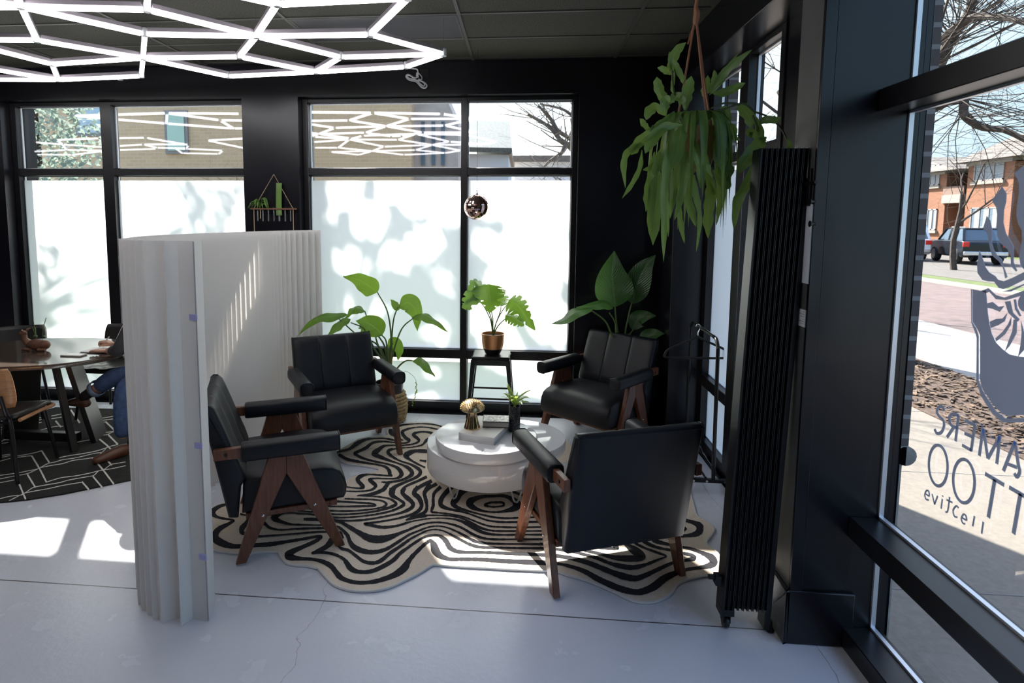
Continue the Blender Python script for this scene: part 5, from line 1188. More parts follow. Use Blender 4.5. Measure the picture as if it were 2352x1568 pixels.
ST = [
 ('a', [(350, 210, 40), (200, 250, 60), (90, 320, 90), (70, 380, 100), (140, 440, 55), (300, 480, 40), (450, 505, 30), (350, 570, 60), (200, 650, 90), (120, 740, 120), (120, 840, 140), (250, 920, 130), (420, 970, 90), (600, 970, 80), (820, 955, 75), (1100, 935, 85), (1400, 890, 60), (1700, 840, 55), (1950, 795, 50), (2020, 810, 55), (1900, 890, 70), (1700, 980, 75), (1500, 1070, 110), (1430, 1150, 140), (1600, 1190, 80), (1850, 1205, 60), (2050, 1250, 80), (2200, 1330, 95), (2290, 1440, 95), (2400, 1560, 90)]),
 ('b', [(590, 1240, 75), (640, 1290, 70), (780, 1345, 60), (930, 1365, 55), (1120, 1350, 60), (1300, 1300, 70), (1450, 1235, 90), (1560, 1150, 110), (1610, 1070, 80), (1680, 980, 60), (1780, 880, 55), (1882, 785, 45)]),
 ('d', [(277, 865, 50), (340, 840, 55), (390, 910, 110), (420, 1000, 130), (500, 1080, 90), (650, 1130, 55), (850, 1130, 50), (1100, 1135, 55), (1350, 1150, 65), (1700, 1170, 70), (2190, 1190, 75), (2300, 1200, 70)]),
 ('e', [(0, 590, 38), (200, 605, 35), (400, 650, 45), (560, 710, 60), (700, 790, 70), (850, 860, 75), (1000, 920, 80), (1150, 955, 75), (1260, 950, 80), (1400, 890, 100), (1530, 790, 90), (1680, 720, 60), (1800, 680, 40), (2000, 650, 45), (2120, 610, 90), (2110, 540, 90), (2000, 480, 50), (1850, 425, 40), (1740, 405, 30), (1600, 375, 30), (1450, 340, 50), (1400, 310, 60), (1480, 285, 45), (1620, 275, 35), (1850, 260, 50), (1950, 220, 85), (1960, 150, 85), (1900, 110, 60), (1800, 80, 40), (1650, 50, 35)]),
 ('e', [(0, 500, 35), (190, 510, 40), (400, 545, 50), (600, 600, 60), (750, 660, 60), (900, 720, 70), (1050, 770, 80), (1180, 790, 70), (1300, 750, 60), (1450, 680, 50), (1600, 610, 40), (1680, 590, 35), (1800, 565, 35), (1890, 540, 60), (1860, 505, 45), (1760, 480, 35), (1640, 450, 30), (1450, 410, 30), (1320, 360, 45), (1260, 310, 55), (1290, 260, 45), (1400, 200, 40), (1600, 130, 30)]),
 ('e', [(0, 415, 30), (200, 430, 30), (400, 460, 30), (560, 500, 35), (700, 540, 40), (850, 600, 40), (1000, 640, 60), (1150, 655, 60), (1300, 620, 40), (1450, 560, 30), (1550, 517, 22), (1450, 475, 30), (1300, 420, 25), (1180, 360, 35), (1130, 300, 50), (1120, 230, 50)]),
 ('e', [(260, 380, 25), (450, 420, 25), (600, 455, 35), (750, 490, 35), (900, 530, 50), (1060, 545, 75), (1220, 540, 80), (1270, 515, 60), (1180, 460, 110), (1080, 390, 60), (1020, 330, 45), (990, 260, 45)]),
 ('e', [(530, 375, 20), (650, 395, 40), (800, 410, 45), (950, 425, 22), (930, 390, 70), (900, 330, 60), (870, 260, 60)]), ('e', [(0, 360, 25), (150, 368, 20), (260, 385, 20), (450, 370, 20)]), ('e', [(1700, 210, 40), (1785, 180, 40), (1700, 140, 30)]),
 ('d', [(0, 930, 45), (120, 850, 40), (250, 775, 35), (400, 750, 30), (500, 770, 50), (590, 850, 80), (640, 940, 80), (740, 1000, 60), (900, 1020, 45), (1100, 1020, 40), (1400, 1030, 45), (1750, 1045, 50), (2190, 1065, 50), (2352, 1080, 50)]),
 ('d', [(0, 820, 35), (150, 740, 30), (300, 675, 25), (430, 660, 22), (560, 690, 25), (700, 760, 35), (850, 840, 40), (950, 890, 45), (1080, 930, 45), (1250, 945, 35), (1500, 950, 30), (1750, 955, 30), (2160, 960, 35), (2352, 975, 35)]),
 ('d', [(0, 740, 35), (150, 680, 30), (300, 625, 25), (450, 605, 22), (600, 630, 25), (750, 690, 30), (900, 770, 40), (1020, 835, 45), (1150, 870, 40), (1350, 885, 30), (1600, 890, 28), (2352, 895, 30)]),
 ('d', [(0, 660, 40), (130, 605, 35), (280, 560, 28), (450, 545, 25), (620, 565, 28), (780, 610, 35), (900, 670, 40), (1000, 730, 45), (1150, 790, 40), (1350, 815, 32), (1750, 815, 28), (2500, 810, 28)]),
 ('d', [(0, 540, 22), (150, 510, 20), (350, 485, 18), (550, 480, 18), (750, 505, 30), (900, 560, 55), (1020, 630, 60), (1150, 700, 50), (1300, 735, 38), (1500, 745, 28), (1800, 742, 28), (2600, 740, 25)]),
 ('d', [(0, 490, 40), (150, 450, 45), (300, 435, 25), (500, 435, 22), (700, 450, 25), (880, 500, 30), (1020, 575, 45), (1150, 640, 40), (1300, 675, 30), (1500, 685, 28), (2700, 680, 25)]),
 ('d', [(500, -20, 60), (400, 80, 50), (380, 180, 45), (380, 280, 50), (355, 375, 40), (450, 392, 25), (650, 415, 25), (850, 455, 25), (1000, 510, 25), (1150, 570, 28), (1300, 610, 28), (1500, 622, 28), (1800, 625, 28), (2700, 610, 28)]),
 ('d', [(700, -40, 70), (560, 100, 75), (500, 200, 75), (510, 280, 70), (620, 330, 45), (800, 370, 30), (950, 410, 28), (1100, 465, 28), (1250, 515, 28), (1450, 540, 30), (1750, 540, 32), (2700, 530, 30)]),
 ('d', [(1000, -10, 60), (830, 70, 90), (740, 180, 110), (700, 250, 90), (760, 310, 60), (880, 350, 40), (1020, 390, 30), (1180, 430, 30), (1350, 465, 30), (1550, 480, 28), (1840, 470, 28), (2700, 440, 28)]),
 ('d', [(1300, 130, 45), (1500, 125, 45), (1650, 190, 90), (1715, 270, 130), (1650, 330, 90), (1500, 370, 40), (1350, 385, 28), (1150, 360, 40), (1000, 300, 90), (960, 230, 120), (1050, 170, 80), (1180, 135, 50), (1300, 130, 45)]),
 ('d', [(1350, 230, 35), (1480, 232, 35), (1495, 280, 30), (1350, 300, 25), (1220, 285, 40), (1220, 260, 45), (1280, 235, 35), (1350, 230, 35)]), ('d', [(1600, 40, 40), (1740, 95, 40), (1850, 130, 50), (2000, 220, 40), (2200, 330, 35), (2600, 360, 30)]),
 ('d', [(340, -60, 60), (280, 0, 60), (240, 90, 60), (265, 180, 50), (280, 270, 50), (260, 370, 50), (150, 440, 55), (0, 495, 30)]),
 ('b', [(1631, 845, 40), (1500, 940, 50), (1400, 1040, 60), (1250, 1130, 60), (1080, 1200, 55), (900, 1205, 55), (790, 1160, 80), (730, 1080, 70), (680, 1020, 45), (560, 960, 40), (400, 930, 35), (230, 945, 25), (330, 900, 60), (430, 850, 70), (510, 760, 90), (500, 680, 30), (420, 632, 20), (200, 640, 25), (0, 660, 25)]),
 ('b', [(1631, 745, 35), (1500, 840, 45), (1350, 940, 50), (1230, 1040, 55), (1120, 1080, 50), (980, 1060, 50), (880, 990, 45), (760, 900, 40), (650, 870, 40), (600, 800, 40), (620, 660, 80), (680, 730, 30)]),
 ('b', [(1631, 670, 35), (1450, 790, 40), (1300, 880, 50), (1150, 920, 60), (1000, 915, 70), (850, 860, 80), (780, 780, 60), (740, 680, 50), (650, 590, 40), (570, 550, 25), (400, 575, 28), (200, 580, 30), (0, 590, 30)]),
 ('b', [(1631, 600, 35), (1500, 650, 40), (1350, 710, 80), (1200, 740, 110), (1050, 720, 100), (900, 640, 70), (750, 550, 50), (640, 488, 40), (560, 470, 45), (400, 455, 45), (250, 450, 45), (110, 450, 35)]),
 ('b', [(1631, 490, 25), (1450, 545, 30), (1250, 565, 40), (1080, 535, 45), (985, 515, 30), (1100, 500, 30), (1300, 470, 25), (1500, 430, 25), (1700, 370, 45), (1790, 300, 50), (1810, 220, 50), (1760, 130, 70), (1695, 70, 60), (1760, -20, 60)]),
 ('b', [(1580, 465, 20), (1700, 420, 45), (1880, 400, 40)]), ('b', [(0, 365, 22), (240, 380, 22), (520, 420, 25), (700, 425, 22), (950, 405, 22), (1200, 370, 25), (1400, 320, 30), (1540, 250, 40), (1550, 205, 30), (1450, 140, 30), (1390, 100, 70), (1390, 0, 90)]),
 ('b', [(530, 465, 25), (800, 470, 25), (1050, 450, 25), (1300, 405, 25), (1500, 360, 30), (1640, 300, 50), (1690, 240, 50), (1650, 170, 45), (1540, 80, 55), (1560, 0, 60)]),
 ('b', [(0, 325, 20), (240, 345, 20), (500, 375, 22), (800, 375, 22), (1050, 350, 22), (1250, 310, 30), (1420, 250, 45), (1430, 210, 40), (1330, 150, 25), (1100, 118, 20), (890, 110, 14), (1100, 90, 35), (1250, 30, 50), (1300, -10, 40)]),
 ('b', [(0, 280, 20), (220, 295, 20), (480, 325, 22), (800, 330, 20), (1050, 310, 22), (1230, 280, 25), (1300, 240, 40), (1250, 190, 25), (1100, 165, 20), (900, 160, 20), (700, 155, 20)]),
 ('b', [(450, 265, 22), (800, 265, 22), (1080, 258, 25), (1150, 248, 20), (1080, 222, 28), (900, 210, 20), (560, 188, 22)]),
 ('a', [(1568, 655, 30), (1300, 675, 30), (1100, 640, 50), (1000, 560, 60), (930, 520, 40)]), ('a', [(650, 740, 60), (850, 790, 45), (1100, 780, 35), (1500, 750, 30), (1568, 742, 28)]),
 ('a', [(2050, 590, 25), (1700, 585, 30), (1450, 570, 40), (1250, 510, 80), (1180, 455, 130), (1250, 400, 80), (1400, 370, 35), (1700, 385, 25), (1950, 410, 20)]),
 ('a', [(560, 390, 30), (680, 420, 30), (710, 470, 60), (680, 550, 80), (600, 640, 100), (590, 720, 80), (660, 750, 60)]), ('a', [(1400, 235, 15), (1700, 280, 20), (1870, 300, 22)]), ('a', [(1200, 300, 15), (1500, 320, 18), (1850, 355, 20)]),
 ('c', [(920, 190, 60), (925, 250, 80), (990, 310, 50), (1100, 380, 30), (1150, 400, 12)]), ('c', [(1040, 150, 40), (1150, 118, 30), (1400, 98, 18), (1650, 105, 20), (1850, 155, 20), (2000, 230, 20)]),
 ('c', [(1850, 240, 25), (1780, 205, 25), (1600, 165, 20), (1400, 160, 20), (1220, 195, 35), (1130, 250, 60), (1180, 340, 55), (1255, 400, 55), (1200, 440, 25), (1080, 445, 20), (950, 430, 20), (780, 415, 25), (600, 440, 45), (480, 530, 60), (330, 600, 50), (275, 635, 55), (400, 710, 45), (600, 770, 35), (850, 820, 30), (1020, 880, 50), (1100, 960, 80), (1105, 1030, 75), (1020, 1080, 30), (850, 1085, 20), (650, 1080, 25), (535, 1100, 45), (600, 1160, 70), (650, 1220, 60), (560, 1290, 35), (350, 1315, 22), (120, 1310, 20)]),
 ('c', [(1720, 290, 50), (1600, 250, 35), (1450, 245, 30), (1325, 290, 55), (1400, 360, 55), (1430, 410, 40), (1330, 460, 25), (1150, 485, 20), (950, 485, 20), (800, 500, 40), (700, 570, 80), (615, 635, 80), (720, 690, 70), (900, 760, 40), (1080, 820, 30), (1230, 890, 60), (1305, 980, 80), (1250, 1050, 60), (1100, 1115, 40), (870, 1150, 35), (750, 1145, 15)]),
 ('c', [(900, 1150, 40), (840, 1215, 65), (760, 1290, 50), (550, 1370, 50), (310, 1395, 12)]),
 ('c', [(1600, 370, 50), (1550, 410, 50), (1480, 480, 25), (1300, 520, 18), (1100, 535, 20), (1000, 548, 25), (900, 570, 50), (875, 615, 60), (950, 690, 45), (1100, 770, 30), (1280, 830, 35), (1420, 910, 60), (1455, 980, 65), (1380, 1060, 50), (1200, 1140, 40), (1020, 1220, 60), (940, 1300, 90), (945, 1380, 90), (1050, 1450, 40), (1170, 1540, 40)]),
 ('c', [(1620, 600, 60), (1520, 590, 60), (1350, 590, 60), (1230, 640, 100), (1190, 680, 80), (1280, 750, 40), (1400, 820, 30), (1540, 885, 25)]),
 ('c', [(1570, 1050, 50), (1400, 1130, 40), (1200, 1220, 40), (1120, 1320, 55), (1180, 1420, 50), (1290, 1510, 50), (1320, 1568, 60)]),
 ('c', [(1660, 1125, 60), (1500, 1200, 60), (1390, 1270, 60), (1345, 1345, 85), (1430, 1450, 70), (1480, 1568, 60)]), ('c', [(1750, 1180, 60), (1620, 1250, 55), (1530, 1340, 60), (1540, 1440, 60), (1570, 1568, 50)]),
 ('c', [(-60, 620, 40), (0, 600, 40), (180, 550, 50), (320, 450, 75), (480, 380, 45), (650, 360, 25), (850, 365, 25), (1000, 400, 30)]),
 ('c', [(-20, 650, 50), (30, 680, 60), (150, 740, 55), (400, 790, 40), (650, 830, 30), (820, 870, 40), (895, 950, 65), (905, 1010, 65), (940, 1038, 20), (750, 1022, 25), (500, 1010, 30), (370, 1050, 70), (325, 1110, 75), (390, 1190, 70), (425, 1235, 65), (350, 1258, 25), (120, 1235, 20)]), ('c', [(1440, 755, 20), (1560, 775, 40)])]
def stripes(m, data, z, jit=0.0):
    for fr, pts in data:
        q = smooth([V((x, y, w)) for x, y, w in pts], max(8, 7*(len(pts)-1)))
        b = len(m.v)
        for i, p in enumerate(q):
            tg = q[min(i+1, len(q)-1)]-q[max(i-1, 0)]; tg.z = 0
            if tg.length < 1e-6: tg = V((1, 0, 0))
            tg.normalize(); s = V((-tg.y, tg.x, 0)); w = max(6, p.z)/2 + random.uniform(-jit, jit)
            for sg in (-1, 1):
                x, y = fp(fr, p.x+s.x*sg*w, p.y+s.y*sg*w); m.v.append(fl(x, y, z))
        for i in range(len(q)-1): m.f.append((b+2*i, b+2*i+1, b+2*i+3, b+2*i+2)); m.mi.append(0)
random.seed(2)
m = MB()
for i, s in enumerate(ST): stripes(m, [s], RZ+.0012+.00004*i, 3.0)
m.build('black_stripes', mat('black wool', (.010, .010, .016), .95, bump=.5, bscale=300), t, smooth=False)

# dark rug under the dining table
t = thing('dining_rug', 'black rug with thin white broken grid lines under the dining table', 'rug', (-3.8, 4.2, 0))
o_ = [fl(x, y) for x, y in ((-60, 1162), (0, 1156), (64, 1149.5), (143, 1137), (207, 1124), (292, 1106))]
e_ = (o_[-1]-o_[0]).normalized(); o_ += [o_[-1]+e_*.7]; nn = V((-e_.y, e_.x, 0))
o_ += [o_[-1]+nn*1.25, V((-4.4, 4.99, 0)), o_[0]-e_*1.1+nn*1.0, o_[0]-e_*1.1]
m = MB(); m.prism([p+V((0, 0, .001)) for p in o_], (0, 0, .010)); m.build('pile', mat('black shag', (.020, .019, .018), .95, col2=(.009, .009, .009), scale=40, bump=.4, bscale=200), t)
GL = [[(0, 1410), (150, 1375), (310, 1358), (360, 1330), (500, 1300), (700, 1265), (900, 1220), (1170, 1175)], [(130, 1440), (250, 1380), (370, 1320), (480, 1250), (650, 1215), (850, 1180), (1000, 1140), (1250, 1095), (1350, 1075), (1420, 1012), (1480, 1000)],
 [(660, 1175), (800, 1130), (900, 1105), (1100, 1080), (1300, 1040), (1480, 995), (1600, 980), (1810, 935)], [(1500, 990), (1600, 920), (1700, 900), (1810, 880)], [(0, 1075), (250, 1040), (400, 1010), (540, 980), (690, 905), (800, 880), (900, 850), (1100, 820), (1350, 760), (1470, 740), (1550, 670), (1700, 630)],
 [(0, 1125), (200, 1085), (390, 1050), (540, 985)], [(0, 1180), (210, 1140)], [(570, 965), (750, 930), (900, 905), (1050, 860), (1200, 840), (1340, 820)], [(850, 820), (1000, 790), (1200, 760), (1400, 720), (1550, 670)], [(1100, 600), (1250, 570), (1420, 550)], [(220, 800), (450, 760), (600, 720)], [(220, 820), (450, 790)],
 [(1480, 495), (1550, 485), (1640, 440), (1720, 400)], [(1480, 465), (1600, 445), (1650, 430)], [(1410, 260), (1660, 220)], [(1420, 290), (1640, 260)], [(1420, 315), (1520, 305)], [(0, 790), (150, 770)], [(0, 820), (150, 790)], [(0, 870), (150, 830)], [(0, 600), (60, 565), (130, 560)], [(0, 620), (120, 600)], [(0, 385), (80, 380)], [(0, 430), (80, 382)],
 [(500, 260), (600, 240)], [(500, 290), (600, 270)], [(500, 330), (600, 310)], [(490, 440), (610, 415), (800, 370), (910, 368)], [(740, 220), (890, 190)], [(740, 260), (890, 235)]]
GT = [[(265, 1170), (370, 1420)], [(395, 1060), (510, 1250)], [(455, 790), (570, 980), (670, 1175)], [(600, 720), (710, 890)], [(1330, 820), (1480, 990), (1640, 1200)], [(1450, 750), (1610, 930)], [(1340, 1090), (1470, 1245)], [(1180, 1165), (1280, 1280)], [(1430, 550), (1560, 660), (1660, 775)], [(1560, 490), (1700, 630)], [(1520, 300), (1720, 490)], [(800, 740), (850, 820)], [(0, 430), (60, 560)], [(1020, 130), (1150, 320)], [(800, 290), (880, 380)]]
m = MB(); stripes(m, [('g', [(x, y, 11) for x, y in l]) for l in GL], .0118, 1.0); stripes(m, [('g', [(x, y, 24) for x, y in l]) for l in GT], .0119, 1.5)
m.build('white_lines', mat('white wool line', (.72, .70, .66), .95), t, smooth=False)

# ------------------------------------------------------------------ vinyl lettering and emblem on the right window
VIN = mat('grey window vinyl', (.48, .56, .74), .6)
DX_ = GX-.012
def D4(x, y): return rt(2080+x/4.482, 350+y/4.482, DX_)
def D5(x, y): return rt(2230+x/2.615, 400+y/2.6133, DX_)
def D2(x, y): return rt(2000+x/2.2386, 600+y/2.24, DX_)
t = thing('window_decal', 'dark grey vinyl emblem and mirrored lettering on the large right window', 'window decal', D2(420, 1000))
def poly(m, pts, th=.0012): m.prism(pts, (th, 0, 0))
m = MB()
poly(m, [D4(*p) for p in [(990, 350), (890, 500), (930, 560), (945, 650), (945, 860), (975, 930), (1050, 1000), (1080, 1060), (1085, 1170), (1135, 1225), (1147, 1215), (1110, 1130), (1112, 970), (1080, 910), (1030, 830), (1005, 720), (1010, 600), (1035, 500), (1037, 420)]]); m.build('flame', VIN, t, smooth=False)
m = MB(); poly(m, [D4(*p) for p in [(835, 655), (795, 785), (840, 830), (855, 900), (865, 980), (890, 1060), (960, 1120), (1000, 1180), (1025, 1295), (1047, 1280), (1012, 1180), (990, 1100), (942, 1060), (905, 1000), (885, 930), (888, 780), (870, 700)]]); m.build('flame', VIN, t, smooth=False)
m = MB(); poly(m, [D4(*p) for p in [(1215, 135), (1115, 215), (1150, 270), (1165, 330), (1165, 420), (1145, 560), (1140, 650), (1160, 740), (1195, 800), (1200, 900), (1180, 1000), (1170, 1080), (1180, 1150), (1225, 1215), (1240, 1215), (1215, 1100), (1230, 950), (1260, 850), (1240, 760), (1215, 650), (1225, 500), (1280, 380), (1300, 280), (1270, 190)]]); m.build('flame', VIN, t, smooth=False)
m = MB(); poly(m, [D4(*p) for p in [(760, 1010), (735, 1150), (740, 1240), (790, 1310), (840, 1325), (910, 1330), (960, 1395), (1000, 1405), (1060, 1390), (1219, 1310), (1300, 1270), (1300, 1190), (1219, 1230), (1100, 1290), (1010, 1325), (950, 1310), (920, 1270), (860, 1235), (820, 1180), (795, 1100)]]); m.build('flame_band', VIN, t, smooth=False)
m = MB(); poly(m, [D5(*p) for p in [(9, 690), (60, 700), (90, 700), (95, 760), (100, 830), (110, 900), (125, 960), (150, 1010), (190, 1050), (230, 1080), (280, 1092), (345, 1098), (345, 1440), (230, 1450), (190, 1440), (130, 1380), (70, 1290), (54, 1230), (54, 960), (37, 925), (10, 885)]]); m.build('jar_body', VIN, t, smooth=False)
m = MB(); poly(m, [D5(*p) for p in [(0, 690), (2, 890), (20, 935), (34, 980), (32, 1240), (60, 1330), (130, 1440), (190, 1490), (345, 1488), (345, 1462), (210, 1467), (150, 1420), (75, 1310), (46, 1240), (46, 970), (31, 925), (6, 885), (5, 690)]]); m.build('jar_outline', VIN, t, smooth=False)
m = MB(); poly(m, [D5(*p) for p in [(60, 700), (105, 683), (150, 725), (200, 740), (340, 690), (340, 718), (210, 755), (150, 750), (110, 705), (90, 712)]]); poly(m, [D5(*p) for p in [(185, 705), (240, 690), (335, 650), (335, 658), (240, 704)]]); m.build('wave_band', VIN, t, smooth=False)
for pl_ in ([(98, 775), (130, 766), (165, 795), (200, 790), (172, 825), (130, 808), (100, 802)], [(112, 885), (150, 868), (190, 865), (218, 832), (202, 882), (160, 907), (118, 922)], [(242, 855), (240, 900), (204, 960), (150, 1004), (146, 985), (190, 945), (222, 900)], [(276, 870), (274, 950), (232, 1030), (203, 1062), (222, 1010), (248, 940), (256, 872)], [(300, 880), (319, 950), (322, 1050), (282, 1094), (298, 1020), (304, 950)], [(203, 765), (236, 760), (252, 830), (292, 870), (280, 884), (224, 832)], [(256, 752), (270, 750), (277, 800), (302, 850), (290, 852), (264, 810)]):
    m = MB(); poly(m, [D5(*p) for p in pl_]); m.build('ray', VIN, t, smooth=False)
m = MB(); poly(m, [D5(322+40*math.cos(2*PI*i/24), 772+52*math.sin(2*PI*i/24)) for i in range(24)]); m.build('iris', VIN, t, smooth=False)
def stroke(name, segs, w):
    m = MB()
    for s in segs:
        pts = [D2(*p) for p in s]; pts = smooth(pts, 8*(len(pts)-1)) if len(pts) > 2 else pts
        m.ribbon(pts, w, V((1, 0, 0)))
    return m.build(name, VIN, t, smooth=False, solid=.0012)
stroke('letter_s', [[(378, 768), (368, 748), (350, 750), (340, 775), (355, 800), (374, 820), (376, 850), (362, 880), (340, 884), (328, 862)]], .011)
stroke('letter_r', [[(452, 790), (436, 925)], [(452, 792), (420, 785), (404, 805), (412, 840), (446, 858)], [(428, 852), (392, 905)]], .011)
stroke('letter_e', [[(536, 840), (516, 975)], [(538, 842), (486, 820)], [(526, 905), (482, 884)], [(518, 972), (470, 945)]], .011)
stroke('letter_m', [[(578, 858), (558, 1000)], [(580, 862), (602, 1015)], [(602, 1015), (664, 900)], [(664, 896), (648, 1042)]], .011)
stroke('letter_a', [[(742, 926), (682, 1078)], [(742, 926), (758, 1040), (766, 1080), (752, 1108), (738, 1090)], [(700, 1040), (752, 1060)]], .011)
def ell(cx, cy, rx_, ry_): return [(cx+rx_*math.sin(2*PI*i/28) + ry_*0*math.cos(2*PI*i/28), cy-ry_*math.cos(2*PI*i/28)+rx_*.12*math.sin(2*PI*i/28)) for i in range(29)]
stroke('letter_o', [ell(347, 1050, 48, 105)], .011); stroke('letter_o', [ell(479, 1130, 55, 112)], .011)
stroke('letter_t', [[(588, 1092), (686, 1150)], [(638, 1122), (605, 1318)]], .013); stroke('letter_t', [[(712, 1162), (812, 1220)], [(770, 1196), (734, 1402)]], .013)
stroke('letter_e', [[(284, 1196), (300, 1206), (298, 1182), (286, 1180), (278, 1200), (284, 1222), (298, 1228)]], .006)
stroke('letter_v', [[(316, 1196), (328, 1250)], [(344, 1206), (328, 1250)]], .006); stroke('letter_i', [[(368, 1222), (362, 1272)], [(370, 1204), (370, 1210)]], .006)
stroke('letter_t', [[(406, 1212), (396, 1282), (384, 1290)], [(420, 1240), (390, 1226)]], .006)
stroke('letter_c', [[(452, 1268), (440, 1258), (424, 1280), (430, 1310), (446, 1316)]], .006); stroke('letter_e', [[(470, 1318), (492, 1330), (488, 1306), (476, 1302), (466, 1324), (474, 1346), (486, 1350)]], .006)
stroke('letter_l', [[(534, 1310), (524, 1362)]], .006); stroke('letter_l', [[(579, 1340), (570, 1400)]], .006)

# ------------------------------------------------------------------ outside to the right: street, cars, flats, trees
def rb(px, r): d_ = pray(px, 640); d_.z = 0; d_.normalize(); return d_*r
def bare_tree(name, label, base, h, r, seed, spread=.5, lean=V((0, 0, 0)), levels=5, col=(.05, .038, .03), nb=3, twig=None, group=None, n0=.35, limbs=()):
    random.seed(seed); t = thing(name, label, 'tree', base, 0, group)
    tm = MB(); bmh = MB()
    def grow(m, p, d, L, rad, lev):
        pts = [p]; rr = [rad]; n = 5 if lev < 2 else 3
        for i in range(n):
            d = (d + V((random.uniform(-1, 1), random.uniform(-1, 1), random.uniform(-.4, .8)))*(.13 if lev == 0 else .24)).normalized()
            p = p + d*L/n; pts.append(p); rr.append(rad*(1-.45*(i+1)/n))
        m.tube(pts, rr, n=7 if lev < 2 else (5 if lev < 4 else 3), cap=lev < 2)
        if lev >= levels: return
        k = nb + (1 if lev in (1, 2) else 0)
        for j in range(k):
            f = random.uniform(n0 if lev else .55, 1.0); q = pts[0].lerp(pts[-1], f) if lev else pts[min(n, int(f*n+.5))]
            idx = min(n, max(1, int(f*n+.5))); q = pts[idx]
            a = random.uniform(0, 2*PI); o = V((math.cos(a), math.sin(a), random.uniform(-.1, .5)))
            nd = (d*(1-spread) + o*spread + lean*.15).normalized()
            grow(bmh, q, nd, L*random.uniform(.55, .78), rr[idx]*random.uniform(.38, .55), lev+1)
    grow(tm, V(base), (V((0, 0, 1))+lean).normalized(), h*.36, r, 0)
    for lp, lr, kids in limbs:
        q = smooth(lp, 24); bmh.tube(q, [lr*(1-.6*i/24) for i in range(25)], n=7)
        for j in range(kids):
            i = random.randint(5, 23); d_ = (q[i+1]-q[i]).normalized(); a = random.uniform(0, 2*PI)
            o = V((math.cos(a), math.sin(a), random.uniform(-.5, .7))); grow(bmh, q[i], (d_*.45+o*.6).normalized(), random.uniform(.6, 1.0)*(2.1 if lr > .056 else .75), lr*(1-.6*i/24)*(.30 if lr < .056 else .11), 3 if lr < .056 else 2)
    tm.build('trunk', mat('bark '+str(seed), col, .9, var=.35, scale=9), t); 
    bm_ = bmh.build('branches', bpy.data.materials['bark '+str(seed)], t)
    return t
bare_tree('bare_tree', 'large bare street tree whose dark limbs cross the top of the right window', (5.1, 9.0, GZ), 9.5, .20, 3, .62, V((.05, -.2, 0)), 6, nb=3,
  limbs=[([(5.1, 9.0, 2.2), rt(2150, 160, 5.3), rt(2180, 95, 5.4), rt(2225, 30, 5.5), rt(2250, -60, 5.6)], .10, 64), ([(5.1, 9.0, 3.0), rt(2195, 225, 6.0), rt(2215, 265, 6.0), rt(2255, 292, 6.1), rt(2310, 300, 6.2), rt(2370, 330, 6.3)], .07, 64), ([(5.1, 9.0, 3.6), rt(2200, 60, 5.0), rt(2290, 40, 4.9), rt(2380, 60, 4.8)], .057, 56)])
bare_tree('bare_tree', 'bare tree in front of the dark recess of the brick flats, beside the black car', tuple(rb(2190, 30).xy)+(GZ,), 8.5, .12, 8, .5, V((0, 0, 0)), 5)
bare_tree('bare_tree', 'bare tree at the left end of the street, seen through the upper side panes', (4.6, 16.0, GZ), 10.0, .2, 15, .6, V((0, 0, 0)), 6)
bare_tree('bare_tree', 'bare tree over the roof of the brick flats at the right edge', (18.5, 20.5, GZ), 12, .22, 22, .6, V((0, .1, 0)), 5)
m = MB(); pa, pb = V((9, 3, 6.1)), V((10, 40, 6.6)); m.tube([pa.lerp(pb, i/12)+V((0, 0, -.5*(1-(i/6-1)**2))) for i in range(13)], .012, n=5)
tagit(m.build('power_line', METALB), 'thin black overhead wire crossing the sky above the street', 'wire')

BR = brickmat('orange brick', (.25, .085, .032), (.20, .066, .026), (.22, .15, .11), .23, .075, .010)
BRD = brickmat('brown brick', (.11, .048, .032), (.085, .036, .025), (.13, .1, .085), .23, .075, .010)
STONE = mat('limestone', (.28, .255, .215), .85)
GLS = mat('dark window glass', (.10, .14, .18), .08)
CURT = mat('pale curtain', (.25, .28, .30), .8)
WFR = mat('white window frame', (.28, .255, .25), .6)
SHG = mat('grey roof shingle', (.15, .135, .12), .9, col2=(.11, .095, .085), scale=6)
BX = 27.0
def by(px, py, X=BX): return rt(px, py, X)
flats = thing('brick_flats', 'two storey orange brick apartment house across the street with white framed windows', 'building', (BX+3, 38, GZ))
ytop = by(2300, 345).z
def yy(px): return by(px, 520).y
yA0, yA1, yB0, yB1 = yy(2090)+6, yy(2166), yy(2213), yy(2318)
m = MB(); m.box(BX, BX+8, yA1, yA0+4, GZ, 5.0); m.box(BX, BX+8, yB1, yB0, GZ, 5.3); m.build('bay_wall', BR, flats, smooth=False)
m = MB(); m.box(BX+1.6, BX+8, yB0, yA1, GZ, 5.0); m.box(BX+2.4, BX+8, yB1-12, yB1, GZ, 5.2); m.build('recessed_wall', BRD, flats, smooth=False)
